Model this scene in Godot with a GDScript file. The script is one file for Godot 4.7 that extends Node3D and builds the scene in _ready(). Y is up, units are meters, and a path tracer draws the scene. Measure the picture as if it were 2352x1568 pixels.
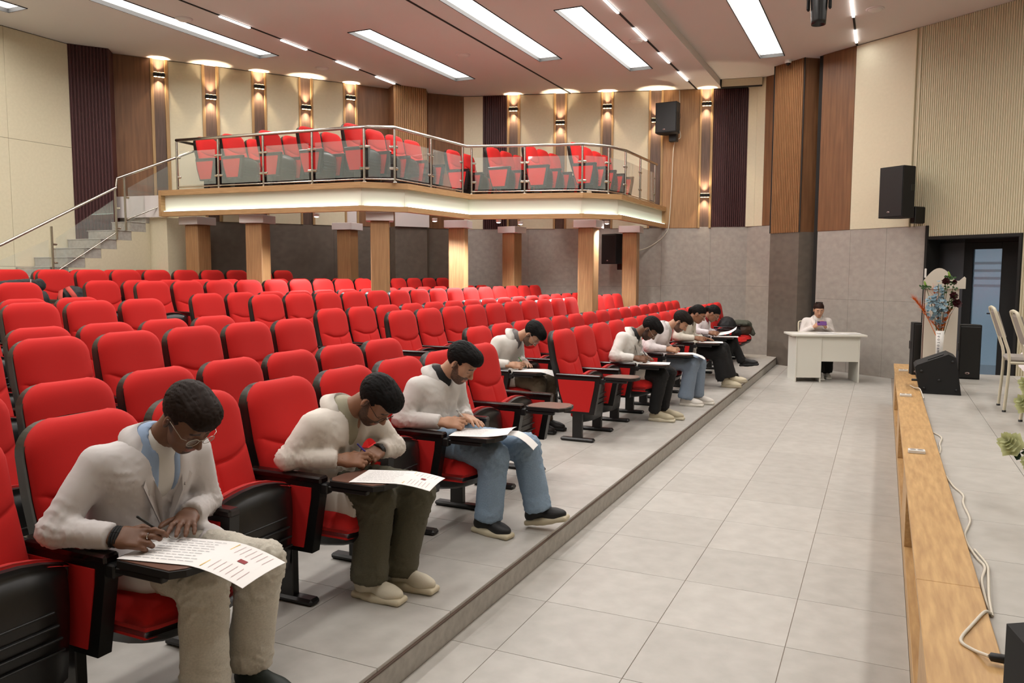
extends Node3D

# ---------------------------------------------------------------- helpers
var M := {}
var used := {}
var rng := RandomNumberGenerator.new()
const HM := 5.42      # main ceiling
const HR := 5.55      # ceiling over the aisle and stage
const STAGE := 0.53
const PITCH := 0.567
const ROWX := -2.80
const ROWD := 0.935

func numbered(n: String) -> String:
	if not used.has(n):
		used[n] = 0
		return n
	used[n] += 1
	return "%s_%03d" % [n, used[n]]

func tag(o: Node, label := "", category := "", group := "", kind := "") -> Node:
	if label: o.set_meta("label", label)
	if category: o.set_meta("category", category)
	if group: o.set_meta("group", group)
	if kind: o.set_meta("kind", kind)
	return o

func base(n: String, at := Vector3.ZERO, turn := 0.0, parent: Node = null) -> Node3D:
	var o := Node3D.new()
	o.name = numbered(n) if parent == null else n
	if parent == null: add_child(o)
	else: parent.add_child(o, true)
	o.position = at
	o.rotation.y = turn
	return o

func put_mesh(n: String, mesh: Mesh, m: Material, parent: Node = null, at := Vector3.ZERO) -> MeshInstance3D:
	var o := MeshInstance3D.new()
	o.mesh = mesh
	o.material_override = m
	o.name = numbered(n) if parent == null else n
	if parent == null: add_child(o)
	else: parent.add_child(o, true)
	o.position = at
	return o

func obj(n: String, st: SurfaceTool, m: Material, parent: Node = null, at := Vector3.ZERO) -> MeshInstance3D:
	return put_mesh(n, done(st), m, parent, at)

func S() -> SurfaceTool:
	var st := SurfaceTool.new()
	st.begin(Mesh.PRIMITIVE_TRIANGLES)
	st.set_smooth_group(-1)
	return st

func done(st: SurfaceTool) -> ArrayMesh:
	st.generate_normals()
	return st.commit()

# a b c d anticlockwise seen from outside
func quad(st: SurfaceTool, a: Vector3, b: Vector3, c: Vector3, d: Vector3) -> void:
	for v: Vector3 in [a, c, b, a, d, c]: st.add_vertex(v)

func tri(st: SurfaceTool, a: Vector3, b: Vector3, c: Vector3) -> void:
	for v: Vector3 in [a, c, b]: st.add_vertex(v)

func box(st: SurfaceTool, c: Vector3, s: Vector3, b := Basis(), bev := 0.0) -> void:
	var h := s * 0.5
	if bev <= 0.0:
		var p := []
		for i in 8:
			p.append(c + b * Vector3(h.x * (1 if i & 1 else -1), h.y * (1 if i & 2 else -1), h.z * (1 if i & 4 else -1)))
		quad(st, p[4], p[5], p[7], p[6]); quad(st, p[1], p[0], p[2], p[3])
		quad(st, p[5], p[1], p[3], p[7]); quad(st, p[0], p[4], p[6], p[2])
		quad(st, p[6], p[7], p[3], p[2]); quad(st, p[0], p[1], p[5], p[4])
		return
	bev = minf(bev, minf(h.x, minf(h.y, h.z)) * 0.98)
	var q := func(sx: int, sy: int, sz: int, ax: int) -> Vector3:
		var v := Vector3(h.x - bev, h.y - bev, h.z - bev)
		v[ax] += bev
		return c + b * Vector3(v.x * sx, v.y * sy, v.z * sz)
	for ax in 3:
		for sg in [-1, 1]:
			var u := (ax + 1) % 3
			var w := (ax + 2) % 3
			var ring := []
			for k: Array in [[-1, -1], [1, -1], [1, 1], [-1, 1]]:
				var sn := [0, 0, 0]
				sn[ax] = sg; sn[u] = k[0]; sn[w] = k[1]
				ring.append(q.call(sn[0], sn[1], sn[2], ax))
			if sg > 0: quad(st, ring[0], ring[1], ring[2], ring[3])
			else: quad(st, ring[3], ring[2], ring[1], ring[0])
	for ax in 3:   # edges along ax, between faces u and w
		var u := (ax + 1) % 3
		var w := (ax + 2) % 3
		for su in [-1, 1]:
			for sw in [-1, 1]:
				var lo := [0, 0, 0]; var hi := [0, 0, 0]
				lo[ax] = -1; lo[u] = su; lo[w] = sw
				hi[ax] = 1; hi[u] = su; hi[w] = sw
				var a: Vector3 = q.call(lo[0], lo[1], lo[2], u)
				var d: Vector3 = q.call(hi[0], hi[1], hi[2], u)
				var e: Vector3 = q.call(lo[0], lo[1], lo[2], w)
				var f: Vector3 = q.call(hi[0], hi[1], hi[2], w)
				if su * sw > 0: quad(st, a, e, f, d)
				else: quad(st, a, d, f, e)
	for i in 8:
		var sx := 1 if i & 1 else -1
		var sy := 1 if i & 2 else -1
		var sz := 1 if i & 4 else -1
		var a: Vector3 = q.call(sx, sy, sz, 0)
		var d: Vector3 = q.call(sx, sy, sz, 1)
		var e: Vector3 = q.call(sx, sy, sz, 2)
		if sx * sy * sz > 0: tri(st, a, d, e)
		else: tri(st, a, e, d)

func bx(n: String, c: Vector3, s: Vector3, m: Material, parent: Node = null, bev := 0.0, b := Basis()) -> MeshInstance3D:
	var st := S()
	if parent == null:
		box(st, Vector3(0, s.y * 0.5, 0), s, Basis(), bev)
		var o := obj(n, st, m)
		o.transform = Transform3D(b, c - b * Vector3(0, s.y * 0.5, 0))
		return o
	box(st, c, s, b, bev)
	return obj(n, st, m, parent)

# polygon pts in the plane (o, ux, uy), anticlockwise seen from +ux x uy, extruded by depth along -(ux x uy)
func prism(st: SurfaceTool, pts: PackedVector2Array, o: Vector3, ux: Vector3, uy: Vector3, depth: float) -> void:
	var n := ux.cross(uy).normalized()
	var idx := Geometry2D.triangulate_polygon(pts)
	var area := 0.0
	for i in pts.size():
		area += pts[i].cross(pts[(i + 1) % pts.size()])
	var pp := pts
	if area < 0:
		pp = pts.duplicate(); pp.reverse()
		idx = Geometry2D.triangulate_polygon(pp)
	var f := []
	var r := []
	for p in pp:
		f.append(o + ux * p.x + uy * p.y)
		r.append(o + ux * p.x + uy * p.y - n * depth)
	for i in range(0, idx.size(), 3):
		var a := idx[i]; var b := idx[i + 1]; var c := idx[i + 2]
		if (pp[b] - pp[a]).cross(pp[c] - pp[a]) < 0:
			var t := b; b = c; c = t
		tri(st, f[a], f[b], f[c]); tri(st, r[a], r[c], r[b])
	for i in pp.size():
		var j := (i + 1) % pp.size()
		quad(st, r[i], r[j], f[j], f[i])

func frame_of(dir: Vector3) -> Basis:
	var t := dir.normalized()
	var up := Vector3.UP if absf(t.y) < 0.95 else Vector3.RIGHT
	var s := up.cross(t).normalized()
	return Basis(s, t.cross(s), t)

func tube(st: SurfaceTool, path: Array, r, seg := 8, caps := true) -> void:
	st.set_smooth_group(1)
	var rings := []
	for i in path.size():
		var a: Vector3 = path[maxi(i - 1, 0)]
		var b: Vector3 = path[mini(i + 1, path.size() - 1)]
		var f := frame_of(b - a)
		var rr: float = r if r is float else r[i]
		var ring := []
		for k in seg:
			var t := TAU * k / seg
			ring.append(path[i] + (f.x * cos(t) + f.y * sin(t)) * rr)
		rings.append(ring)
	for i in path.size() - 1:
		for k in seg:
			var l := (k + 1) % seg
			quad(st, rings[i][k], rings[i][l], rings[i + 1][l], rings[i + 1][k])
	st.set_smooth_group(-1)
	if caps:
		var n := path.size() - 1
		for k in range(1, seg - 1):
			tri(st, rings[0][0], rings[0][k + 1], rings[0][k])
			tri(st, rings[n][0], rings[n][k], rings[n][k + 1])

# profile of Vector2(radius, height) from the bottom up, round the axis y through c
func lathe(st: SurfaceTool, prof: Array, c := Vector3.ZERO, seg := 20, b := Basis(), smooth := true) -> void:
	st.set_smooth_group(1 if smooth else -1)
	for i in prof.size() - 1:
		var p: Vector2 = prof[i]
		var q: Vector2 = prof[i + 1]
		for k in seg:
			var t0 := TAU * k / seg
			var t1 := TAU * (k + 1) / seg
			var a := c + b * Vector3(cos(t0) * p.x, p.y, -sin(t0) * p.x)
			var d := c + b * Vector3(cos(t1) * p.x, p.y, -sin(t1) * p.x)
			var e := c + b * Vector3(cos(t1) * q.x, q.y, -sin(t1) * q.x)
			var f := c + b * Vector3(cos(t0) * q.x, q.y, -sin(t0) * q.x)
			if p.x < 1e-6: tri(st, a, e, f)
			elif q.x < 1e-6: tri(st, a, d, e)
			else: quad(st, a, d, e, f)
	st.set_smooth_group(-1)

# grid of points rows[i][j] -> smooth surface; outside seen with i up, j right
func sheet(st: SurfaceTool, rows: Array, smooth := true, closed := false) -> void:
	st.set_smooth_group(1 if smooth else -1)
	for i in rows.size() - 1:
		var n: int = rows[i].size()
		for j in (n if closed else n - 1):
			var k := (j + 1) % n
			quad(st, rows[i][j], rows[i][k], rows[i + 1][k], rows[i + 1][j])
	st.set_smooth_group(-1)

func smooth_path(pts: Array, sub := 6) -> Array:
	var out := []
	for i in pts.size() - 1:
		var p0: Vector3 = pts[maxi(i - 1, 0)]
		var p3: Vector3 = pts[mini(i + 2, pts.size() - 1)]
		for k in sub:
			out.append(pts[i].cubic_interpolate(pts[i + 1], p0, p3, float(k) / sub))
	out.append(pts[-1])
	return out

func copy_of(o: Node3D, n: String) -> Node3D:
	var c: Node3D = o.duplicate()
	c.name = numbered(n)
	add_child(c)
	return c

# ---------------------------------------------------------------- materials
func mat(c: Color, rough := 0.6, metal := 0.0) -> StandardMaterial3D:
	var m := StandardMaterial3D.new()
	m.albedo_color = c
	m.roughness = rough
	m.metallic = metal
	return m

func noise_tex(lo: Color, hi: Color, freq: float, size := 512, octaves := 4, seed_ := 1, mid = null, type := FastNoiseLite.TYPE_SIMPLEX_SMOOTH) -> NoiseTexture2D:
	var n := FastNoiseLite.new()
	n.seed = seed_
	n.frequency = freq
	n.fractal_octaves = octaves
	n.noise_type = type
	var t := NoiseTexture2D.new()
	t.width = size; t.height = size
	t.seamless = true
	t.noise = n
	var g := Gradient.new()
	g.set_color(0, lo); g.set_color(1, hi)
	if mid != null: g.add_point(0.5, mid)
	t.color_ramp = g
	return t

func grained(lo: Color, hi: Color, scale: Vector3, freq := 0.02, rough := 0.5, seed_ := 1, mid = null, octaves := 4) -> StandardMaterial3D:
	var m := mat(Color.WHITE, rough)
	m.albedo_texture = noise_tex(lo, hi, freq, 512, octaves, seed_, mid)
	m.uv1_triplanar = true
	m.uv1_world_triplanar = true
	m.uv1_scale = scale
	return m

func glow(c: Color, e: float) -> StandardMaterial3D:
	var m := mat(c, 0.6)
	m.emission_enabled = true
	m.emission = c
	m.emission_energy_multiplier = e
	return m

func relief(m: StandardMaterial3D, freq: float, depth: float, size := 256, seed_ := 3) -> StandardMaterial3D:
	m.heightmap_enabled = true
	m.heightmap_texture = noise_tex(Color.BLACK, Color.WHITE, freq, size, 3, seed_)
	m.heightmap_scale = depth
	return m

func hatch(lo: Color, hi: Color, seed_: int) -> ImageTexture:
	# woven herringbone stone print: short slanting strokes in a diamond lattice
	var n := 384
	var im := Image.create(n, n, false, Image.FORMAT_RGB8)
	var f := FastNoiseLite.new()
	f.seed = seed_; f.frequency = 0.02
	var g := FastNoiseLite.new()
	g.seed = seed_ + 7; g.frequency = 0.25
	for y in n:
		for x in n:
			var cx := (x / 24) % 2
			var cy := (y / 24) % 2
			var s := (x + y) if (cx + cy) % 2 == 0 else (x - y + 4 * n)
			var v := 0.5 + (0.22 if s % 6 < 2 else -0.07) + 0.25 * f.get_noise_2d(x, y) + 0.3 * g.get_noise_2d(x, y)
			im.set_pixel(x, y, lo.lerp(hi, clampf(v, 0, 1)))
	return ImageTexture.create_from_image(im)

func make_materials() -> void:
	M.floor = []
	for i in 3:
		var k: float = [0.0, 0.012, -0.012][i]
		var m := grained(Color(0.655 + k, 0.64 + k, 0.615 + k), Color(0.715 + k, 0.70 + k, 0.675 + k), Vector3(0.9, 0.9, 0.9), 0.012, 0.42, 11 + i, null, 6)
		m.metallic_specular = 0.5
		M.floor.append(m)
	M.grout = mat(Color(0.55, 0.51, 0.47), 0.9)
	M.riser = grained(Color(0.60, 0.585, 0.555), Color(0.70, 0.685, 0.655), Vector3(1.3, 1.3, 1.3), 0.02, 0.6, 15)
	M.nosing = mat(Color(0.30, 0.22, 0.17), 0.5)
	M.cream = grained(Color(0.80, 0.765, 0.66), Color(0.825, 0.79, 0.685), Vector3(1.5, 1.5, 1.5), 0.02, 0.75, 21)
	M.flute = mat(Color(0.80, 0.765, 0.655), 0.7)
	M.oak = grained(Color(0.54, 0.395, 0.26), Color(0.69, 0.53, 0.36), Vector3(5.0, 0.22, 5.0), 0.014, 0.5, 31, null, 5)
	M.walnut = grained(Color(0.37, 0.245, 0.15), Color(0.53, 0.37, 0.24), Vector3(3.4, 0.16, 3.4), 0.012, 0.5, 35, null, 5)
	M.brownwood = grained(Color(0.40, 0.27, 0.17), Color(0.53, 0.375, 0.25), Vector3(3.4, 0.16, 3.4), 0.012, 0.5, 36, null, 5)
	M.darkwood = grained(Color(0.27, 0.20, 0.165), Color(0.41, 0.32, 0.27), Vector3(4.0, 0.2, 4.0), 0.014, 0.5, 37, null, 5)
	M.slatwood = grained(Color(0.48, 0.335, 0.21), Color(0.62, 0.45, 0.30), Vector3(5.0, 0.2, 5.0), 0.014, 0.5, 39, null, 5)
	M.stripwood = grained(Color(0.58, 0.46, 0.30), Color(0.70, 0.57, 0.40), Vector3(6.0, 0.3, 6.0), 0.014, 0.5, 41)
	M.ledgewood = grained(Color(0.66, 0.51, 0.33), Color(0.80, 0.65, 0.44), Vector3(3.2, 3.2, 0.35), 0.016, 0.45, 43, null, 5)
	M.bandwood = grained(Color(0.60, 0.46, 0.30), Color(0.72, 0.57, 0.40), Vector3(0.4, 5.0, 0.4), 0.016, 0.5, 45, null, 5)
	M.maroon = mat(Color(0.235, 0.07, 0.075), 0.6)
	M.stone = mat(Color.WHITE, 0.7)
	M.stone.albedo_texture = hatch(Color(0.50, 0.475, 0.45), Color(0.72, 0.69, 0.655), 51)
	M.stone.uv1_triplanar = true; M.stone.uv1_world_triplanar = true; M.stone.uv1_scale = Vector3(1.1, 1.1, 1.1)
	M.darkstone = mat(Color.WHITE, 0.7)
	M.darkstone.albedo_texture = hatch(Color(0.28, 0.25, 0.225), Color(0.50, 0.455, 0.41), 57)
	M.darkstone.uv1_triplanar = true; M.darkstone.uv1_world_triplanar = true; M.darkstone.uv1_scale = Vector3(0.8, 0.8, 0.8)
	M.ceiling = mat(Color(0.84, 0.82, 0.80), 0.9)
	M.capwhite = mat(Color(0.83, 0.80, 0.79), 0.8)
	M.joint = mat(Color(0.08, 0.07, 0.06), 0.8)
	M.fascia = mat(Color(0.86, 0.84, 0.78), 0.7)
	M.steel = mat(Color(0.76, 0.74, 0.71), 0.22, 1.0)
	M.glass = mat(Color(0.80, 0.86, 0.84, 0.10), 0.03)
	M.glass.transparency = BaseMaterial3D.TRANSPARENCY_ALPHA
	M.black = mat(Color(0.045, 0.045, 0.048), 0.5)
	M.blackgloss = mat(Color(0.05, 0.045, 0.045), 0.25)
	M.blackmatte = mat(Color(0.06, 0.06, 0.062), 0.8)
	M.shell = mat(Color(0.055, 0.052, 0.052), 0.38)
	M.arm = mat(Color(0.085, 0.035, 0.032), 0.22)
	M.red = mat(Color(0.78, 0.075, 0.055), 0.9)
	M.red.rim_enabled = true; M.red.rim = 0.08; M.red.rim_tint = 0.7
	M.red.albedo_texture = noise_tex(Color(0.90, 0.90, 0.90), Color(1, 1, 1), 0.35, 256, 2, 61)
	M.red.uv1_triplanar = true; M.red.uv1_scale = Vector3(3, 3, 3)
	M.panelred = mat(Color(0.76, 0.06, 0.055), 0.85)
	M.panelred.rim_enabled = true; M.panelred.rim = 0.08; M.panelred.rim_tint = 0.7
	M.tabletop = grained(Color(0.36, 0.25, 0.21), Color(0.47, 0.34, 0.29), Vector3(6, 6, 6), 0.05, 0.3, 63)
	M.panel_glow = glow(Color(1.0, 0.985, 0.965), 2.6)
	M.bar_glow = glow(Color(1.0, 0.97, 0.95), 5.0)
	M.strip_glow = glow(Color(0.86, 1.0, 0.95), 3.0)
	M.warm_glow = glow(Color(1.0, 0.80, 0.58), 9.0)
	M.down_glow = glow(Color(1.0, 0.98, 0.96), 10.0)
	M.white = mat(Color(0.86, 0.85, 0.83), 0.5)
	M.paper = mat(Color(0.90, 0.89, 0.88), 0.8)
	M.ivory = mat(Color(0.80, 0.77, 0.68), 0.4)
	M.ivoryboard = mat(Color(0.80, 0.765, 0.71), 0.5)
	M.desk = mat(Color(0.83, 0.82, 0.78), 0.45)
	M.plastic = mat(Color(0.85, 0.84, 0.82), 0.5)
	M.cable = mat(Color(0.80, 0.77, 0.71), 0.5)
	M.ink = mat(Color(0.30, 0.30, 0.36), 0.8)
	M.chrome = mat(Color(0.8, 0.8, 0.8), 0.12, 1.0)
	M.grey_cloth = mat(Color(0.55, 0.52, 0.49), 0.9)

# ---------------------------------------------------------------- the room
func v3(p: Vector2, y: float) -> Vector3: return Vector3(p.x, y, p.y)

# a box panel on the wall line a -> b (left to right seen from the room), OFF in front of it
func wpanel(parent: Node, n: String, a: Vector2, b: Vector2, y0: float, y1: float, off: float, thick: float, m: Material, bev := 0.003) -> MeshInstance3D:
	var dir := (b - a).normalized()
	var right := Vector3(dir.x, 0, dir.y)
	var out := right.cross(Vector3.UP)
	var c := v3((a + b) * 0.5, (y0 + y1) * 0.5) + out * (off + thick * 0.5)
	return bx(n, c, Vector3((b - a).length(), y1 - y0, thick), m, parent, bev, Basis(right, Vector3.UP, out))

# upright ribs of a fluted board, one mesh
func fluted(parent: Node, n: String, a: Vector2, b: Vector2, y0: float, y1: float, off: float, pitch: float, depth: float, m: Material, gap := 0.3) -> MeshInstance3D:
	var dir := (b - a).normalized()
	var right := Vector3(dir.x, 0, dir.y)
	var out := right.cross(Vector3.UP)
	var count := int(round((b - a).length() / pitch))
	var w := (b - a).length() / count
	var st := S()
	var o := v3(a, 0) + out * off
	var prof: Array[Vector2] = []
	for i in count:
		prof.append(Vector2(i * w, 0)); prof.append(Vector2(i * w + w * gap, 0))
		prof.append(Vector2(i * w + w * (gap + 0.1), depth)); prof.append(Vector2(i * w + w * 0.9, depth))
	prof.append(Vector2(count * w, 0))
	for i in prof.size() - 1:
		var p := o + right * prof[i].x + out * prof[i].y
		var q := o + right * prof[i + 1].x + out * prof[i + 1].y
		quad(st, p + Vector3.UP * y0, q + Vector3.UP * y0, q + Vector3.UP * y1, p + Vector3.UP * y1)
	return obj(n, st, m, parent)

func struct(n: String, label: String, cat: String) -> Node3D:
	var o := base(n)
	tag(o, label, cat, "", "structure")
	return o

func tile_mesh(w: float, d: float) -> ArrayMesh:
	var st := S()
	box(st, Vector3(0, -0.01, 0), Vector3(w - 0.003, 0.02, d - 0.003), Basis(), 0.001)
	return done(st)

func lay_tiles(parent: Node, xs: Array, z0: float, z1: float, top: float) -> void:
	var cache := {}
	for i in xs.size() - 1:
		var w: float = absf(xs[i + 1] - xs[i])
		var z := z0
		while z > z1 + 0.01:
			var d := minf(0.6, z - z1)
			var key := "%.3f %.3f" % [w, d]
			if not cache.has(key): cache[key] = tile_mesh(w, d)
			put_mesh("tile", cache[key], M.floor[rng.randi() % 3], parent, Vector3((xs[i] + xs[i + 1]) * 0.5, top, z - d * 0.5))
			z -= 0.6

func build_floor() -> void:
	var f := struct("floor", "pale grey tiled aisle floor between the platform step and the wooden stage front", "floor")
	bx("grout_bed", Vector3(-3.3, -0.15, -6.6), Vector3(18.2, 0.294, 21.6), M.grout, f)
	lay_tiles(f, [-1.79, -1.5506, -0.9506, -0.3506, 0.17], -1.3623, -15.9, 0.0)
	# terraces: two rows of chairs on each
	var edges := [-1.79, -3.95, -5.82, -7.69, -9.56]
	var t := struct("seating_platform", "low grey tiled platform carrying the rows of red chairs", "platform")
	for i in 5:
		var x0: float = edges[i]
		var x1 := -12.25
		var top := 0.14 + 0.145 * i
		var y0 := 0.0 if i == 0 else 0.14 + 0.145 * (i - 1)
		if i == 0:
			bx("riser", Vector3(x0 - 0.015, 0.055, -6.2), Vector3(0.03, 0.112, 19.4), M.riser, t)
			bx("nosing", Vector3(x0 - 0.011, 0.1185, -6.2), Vector3(0.036, 0.012, 19.4), M.nosing, t, 0.003)
			bx("bed", Vector3((x0 + x1) * 0.5 - 0.015, 0.058, -6.2), Vector3(x0 - x1 - 0.03, 0.124, 19.4), M.grout, t)
		else:
			bx("step", Vector3((x0 + x1) * 0.5, (y0 + top) * 0.5, -6.2), Vector3(x0 - x1, top - y0, 21.0), M.floor[i % 3], t, 0.004)
	lay_tiles(t, [-1.79, -2.39, -2.99, -3.59, -3.95], -1.3623, -16.0, 0.14)
	var s := struct("stage_floor", "raised pale grey tiled stage floor behind the wooden ledge", "stage")
	bx("stage_base", Vector3(2.9, 0.25, -3.6), Vector3(5.06, 0.52, 14.6), M.grout, s)
	lay_tiles(s, [0.37, 0.8, 1.4, 2.0], -1.4, -10.9, STAGE)

func build_ceiling() -> void:
	var main := CSGBox3D.new()
	main.name = "ceiling"
	main.size = Vector3(9.5, 0.22, 21.4)
	main.position = Vector3(-7.85, HM + 0.11, -6.5)
	main.material = M.ceiling
	add_child(main)
	tag(main, "wide white ceiling with long recessed light panels above the seats", "ceiling", "", "structure")
	var right := CSGBox3D.new()
	right.name = "ceiling_stage"
	right.size = Vector3(8.9, 0.22, 21.4)
	right.position = Vector3(1.35, HR + 0.11, -6.5)
	right.material = M.ceiling
	add_child(right)
	tag(right, "slightly higher white ceiling over the aisle and stage", "ceiling", "", "structure")
	# recessed panels: x centre, z far, z near, ceiling, shown
	var L := [[-11.3, -7.6, -4.0, 0], [-9.76, -11.0, -7.4, 0], [-7.46, -13.85, -10.4, 0], [-5.42, -13.2, -9.5, 0], [-4.165, -14.5, -10.75, 0], [-1.95, -15.1, -11.4, 1],
		[-7.46, -8.6, -5.2, 0], [-5.42, -7.6, -4.0, 0], [-4.165, -8.9, -5.3, 0], [-1.95, -9.4, -5.8, 1], [-9.76, -5.4, -1.8, 0], [-7.46, -3.4, 0.2, 0], [-4.165, -3.2, 0.4, 0], [-1.95, -3.8, -0.2, 1], [1.7, -11.0, -7.4, 1], [3.7, -10.2, -6.6, 1], [1.7, -5.6, -2.0, 1]]
	var lab := ["long recessed ceiling light panel close to the cream back wall", "long recessed ceiling light panel above the rearmost chair rows", "long recessed ceiling light panel above the balcony seats",
		"long recessed ceiling light panel beside the thin black ceiling groove", "long recessed ceiling light panel beside the bright track bars", "long recessed ceiling light panel over the aisle, on the higher ceiling"]
	for i in L.size():
		var e: Array = L[i]
		var h: float = HR if e[3] else HM
		var c := Vector3(e[0], h, (e[1] + e[2]) * 0.5)
		var ln: float = e[2] - e[1]
		var hole := CSGBox3D.new()
		hole.name = "opening"
		hole.operation = CSGShape3D.OPERATION_SUBTRACTION
		hole.size = Vector3(0.42, 0.24, ln)
		(right if e[3] else main).add_child(hole, true)
		hole.position = c + Vector3(0, 0, 0) - (right if e[3] else main).position
		hole.material = M.ceiling
		var o := base("ceiling_light", c)
		if i < 6: tag(o, lab[i], "ceiling light", "recessed ceiling light panels")
		else: tag(o, "long recessed ceiling light panel out beyond the picture, %s" % ["above the middle rows", "above the sixth row", "above the front rows", "above the aisle middle", "above the last rows", "behind the middle rows", "above the front row start", "above the aisle start", "above the lectern", "above the banquet table", "above the stage ledge"][i - 6], "ceiling light", "recessed ceiling light panels")
		var st := S()
		for s: float in [-1.0, 1.0]:
			box(st, Vector3(0.207 * s, 0.02, 0), Vector3(0.012, 0.06, ln), Basis())
			box(st, Vector3(0, 0.02, (ln * 0.5 - 0.006) * s), Vector3(0.42, 0.06, 0.012), Basis())
		obj("frame", st, M.joint, o)
		bx("diffuser", Vector3(0, 0.085, 0), Vector3(0.40, 0.02, ln - 0.024), M.panel_glow, o)
		var a := AreaLight3D.new()
		a.name = "lamp"
		a.area_size = Vector2(0.38, ln - 0.05)
		a.area_normalize_energy = false
		a.light_color = Color(1.0, 0.985, 0.965)
		a.light_energy = PANEL_E
		a.area_range = 30.0
		a.shadow_enabled = true
		o.add_child(a)
		a.position = Vector3(0, 0.07, 0)
		a.rotation_degrees = Vector3(-90, 0, 0)
	# track grooves with LED bars
	var tracks := [[-8.85, HM, -3.0, -13.75, [[-8.95, -9.56], [-10.25, -10.87], [-11.66, -12.3], [-12.86, -13.5]], "chair rows and balcony stair"],
		[-6.03, HM, -3.0, -15.75, [], ""], [-3.574, HM, -4.0, -16.5, [[-10.6, -11.21], [-11.98, -12.68], [-13.48, -14.18], [-14.88, -15.61]], "ceiling step"],
		[-0.565, HR, -4.0, -15.0, [[-12.45, -13.24], [-13.96, -14.7]], "stage wall"]]
	for e: Array in tracks:
		var o := base("light_track", Vector3(e[0], e[1], (e[2] + e[3]) * 0.5))
		tag(o, ("thin black ceiling track with white light bars near the " + e[5]) if e[4] else "thin black ceiling groove without lamps between two light panels", "track light")
		bx("rail", Vector3(0, -0.004, 0), Vector3(0.032, 0.010, e[2] - e[3]), M.joint, o)
		for b: Array in e[4]:
			bx("light_bar", Vector3(0, -0.018, (b[0] + b[1]) * 0.5 - o.position.z), Vector3(0.042, 0.02, b[0] - b[1]), M.bar_glow, o, 0.006)
			var a := AreaLight3D.new()
			a.name = "lamp"
			a.area_size = Vector2(0.04, b[0] - b[1])
			a.area_normalize_energy = false
			a.light_energy = 14.0
			a.area_range = 30.0
			a.shadow_enabled = true
			o.add_child(a, true)
			a.position = Vector3(0, -0.034, (b[0] + b[1]) * 0.5 - o.position.z)
			a.rotation_degrees = Vector3(-90, 0, 0)
	var discs := [[-9.45, -8.86, HM, "near the cream back wall"], [-9.41, -11.98, HM, "above the balcony stair"], [-6.66, -12.28, HM, "between two light panels"], [-3.73, -12.68, HM, "beside the bright track bars"], [-0.27, -13.02, HR, "over the stage aisle"]]
	for d: Array in discs:
		var o := base("ceiling_speaker", Vector3(d[0], d[2], d[1]))
		tag(o, "small round white ceiling speaker " + d[3], "speaker", "round ceiling speakers")
		var st := S()
		lathe(st, [Vector2(0.125, 0.0), Vector2(0.125, -0.008), Vector2(0.105, -0.016), Vector2(0.10, -0.014)])
		obj("bezel", st, M.capwhite, o)
		st = S()
		lathe(st, [Vector2(0.10, -0.014), Vector2(0.085, -0.03), Vector2(0.0, -0.034)])
		obj("grille", st, M.white, o)

func sconce(parent_label: String, at: Vector3, out: Vector3, parent: Node = null) -> void:
	var o := base("wall_sconce", at)
	o.basis = Basis(Vector3.UP.cross(out).normalized(), Vector3.UP, out)
	tag(o, "black wall sconce on " + parent_label, "wall light", "black wall sconces")
	var st := S()
	box(st, Vector3(0, 0, 0.045), Vector3(0.19, 0.052, 0.075), Basis(), 0.006)
	for k in 3:
		lathe(st, [Vector2(0.030, -0.036), Vector2(0.032, -0.03), Vector2(0.032, 0.03), Vector2(0.030, 0.036)], Vector3(-0.06 + 0.06 * k, 0, 0.055), 12)
	obj("body", st, M.blackmatte, o)
	for s: float in [-1.0, 1.0]:
		for k in 3:
			st = S()
			lathe(st, [Vector2(0.0, -0.003), Vector2(0.026, -0.003), Vector2(0.026, 0.003), Vector2(0.0, 0.003)], Vector3(-0.06 + 0.06 * k, 0.038 * s, 0.055), 12)
			obj("lens", st, M.warm_glow, o)
		var l := SpotLight3D.new()
		l.name = "beam"
		o.add_child(l, true)
		l.position = Vector3(0, 0.06 * s, 0.055)
		l.rotation_degrees = Vector3(90 * s, 0, 0)
		l.spot_angle = 38.0
		l.spot_angle_attenuation = 0.25
		l.light_color = Color(1.0, 0.90, 0.76)
		l.light_energy = SCONCE_E
		l.light_size = 0.05
		l.spot_range = 12.0
		l.shadow_enabled = true

# stripe of dark wood between two pale battens
func stripe(parent: Node, p: Array) -> void:
	wpanel(parent, "batten", p[0], p[1], 2.64, HM, 0.0, 0.045, M.stripwood)
	wpanel(parent, "wood_strip", p[1], p[2], 2.64, HM, 0.0, 0.012, M.darkwood)
	wpanel(parent, "batten", p[2], p[3], 2.64, HM, 0.0, 0.045, M.stripwood)

func stone_wall(parent: Node, a: Vector2, b: Vector2, y1: float, m: Material, wide := 1.2) -> void:
	var n := maxi(1, int(round((b - a).length() / wide)))
	for i in n:
		for r in 2:
			var ya := 0.0 if r == 0 else y1 - 1.2
			var yb := y1 - 1.202 if r == 0 else y1
			wpanel(parent, "stone_slab", a.lerp(b, float(i) / n), a.lerp(b, (i + 1.0) / n) - (b - a).normalized() * 0.002, ya, yb, 0.0, 0.02, m, 0.0012)

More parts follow.
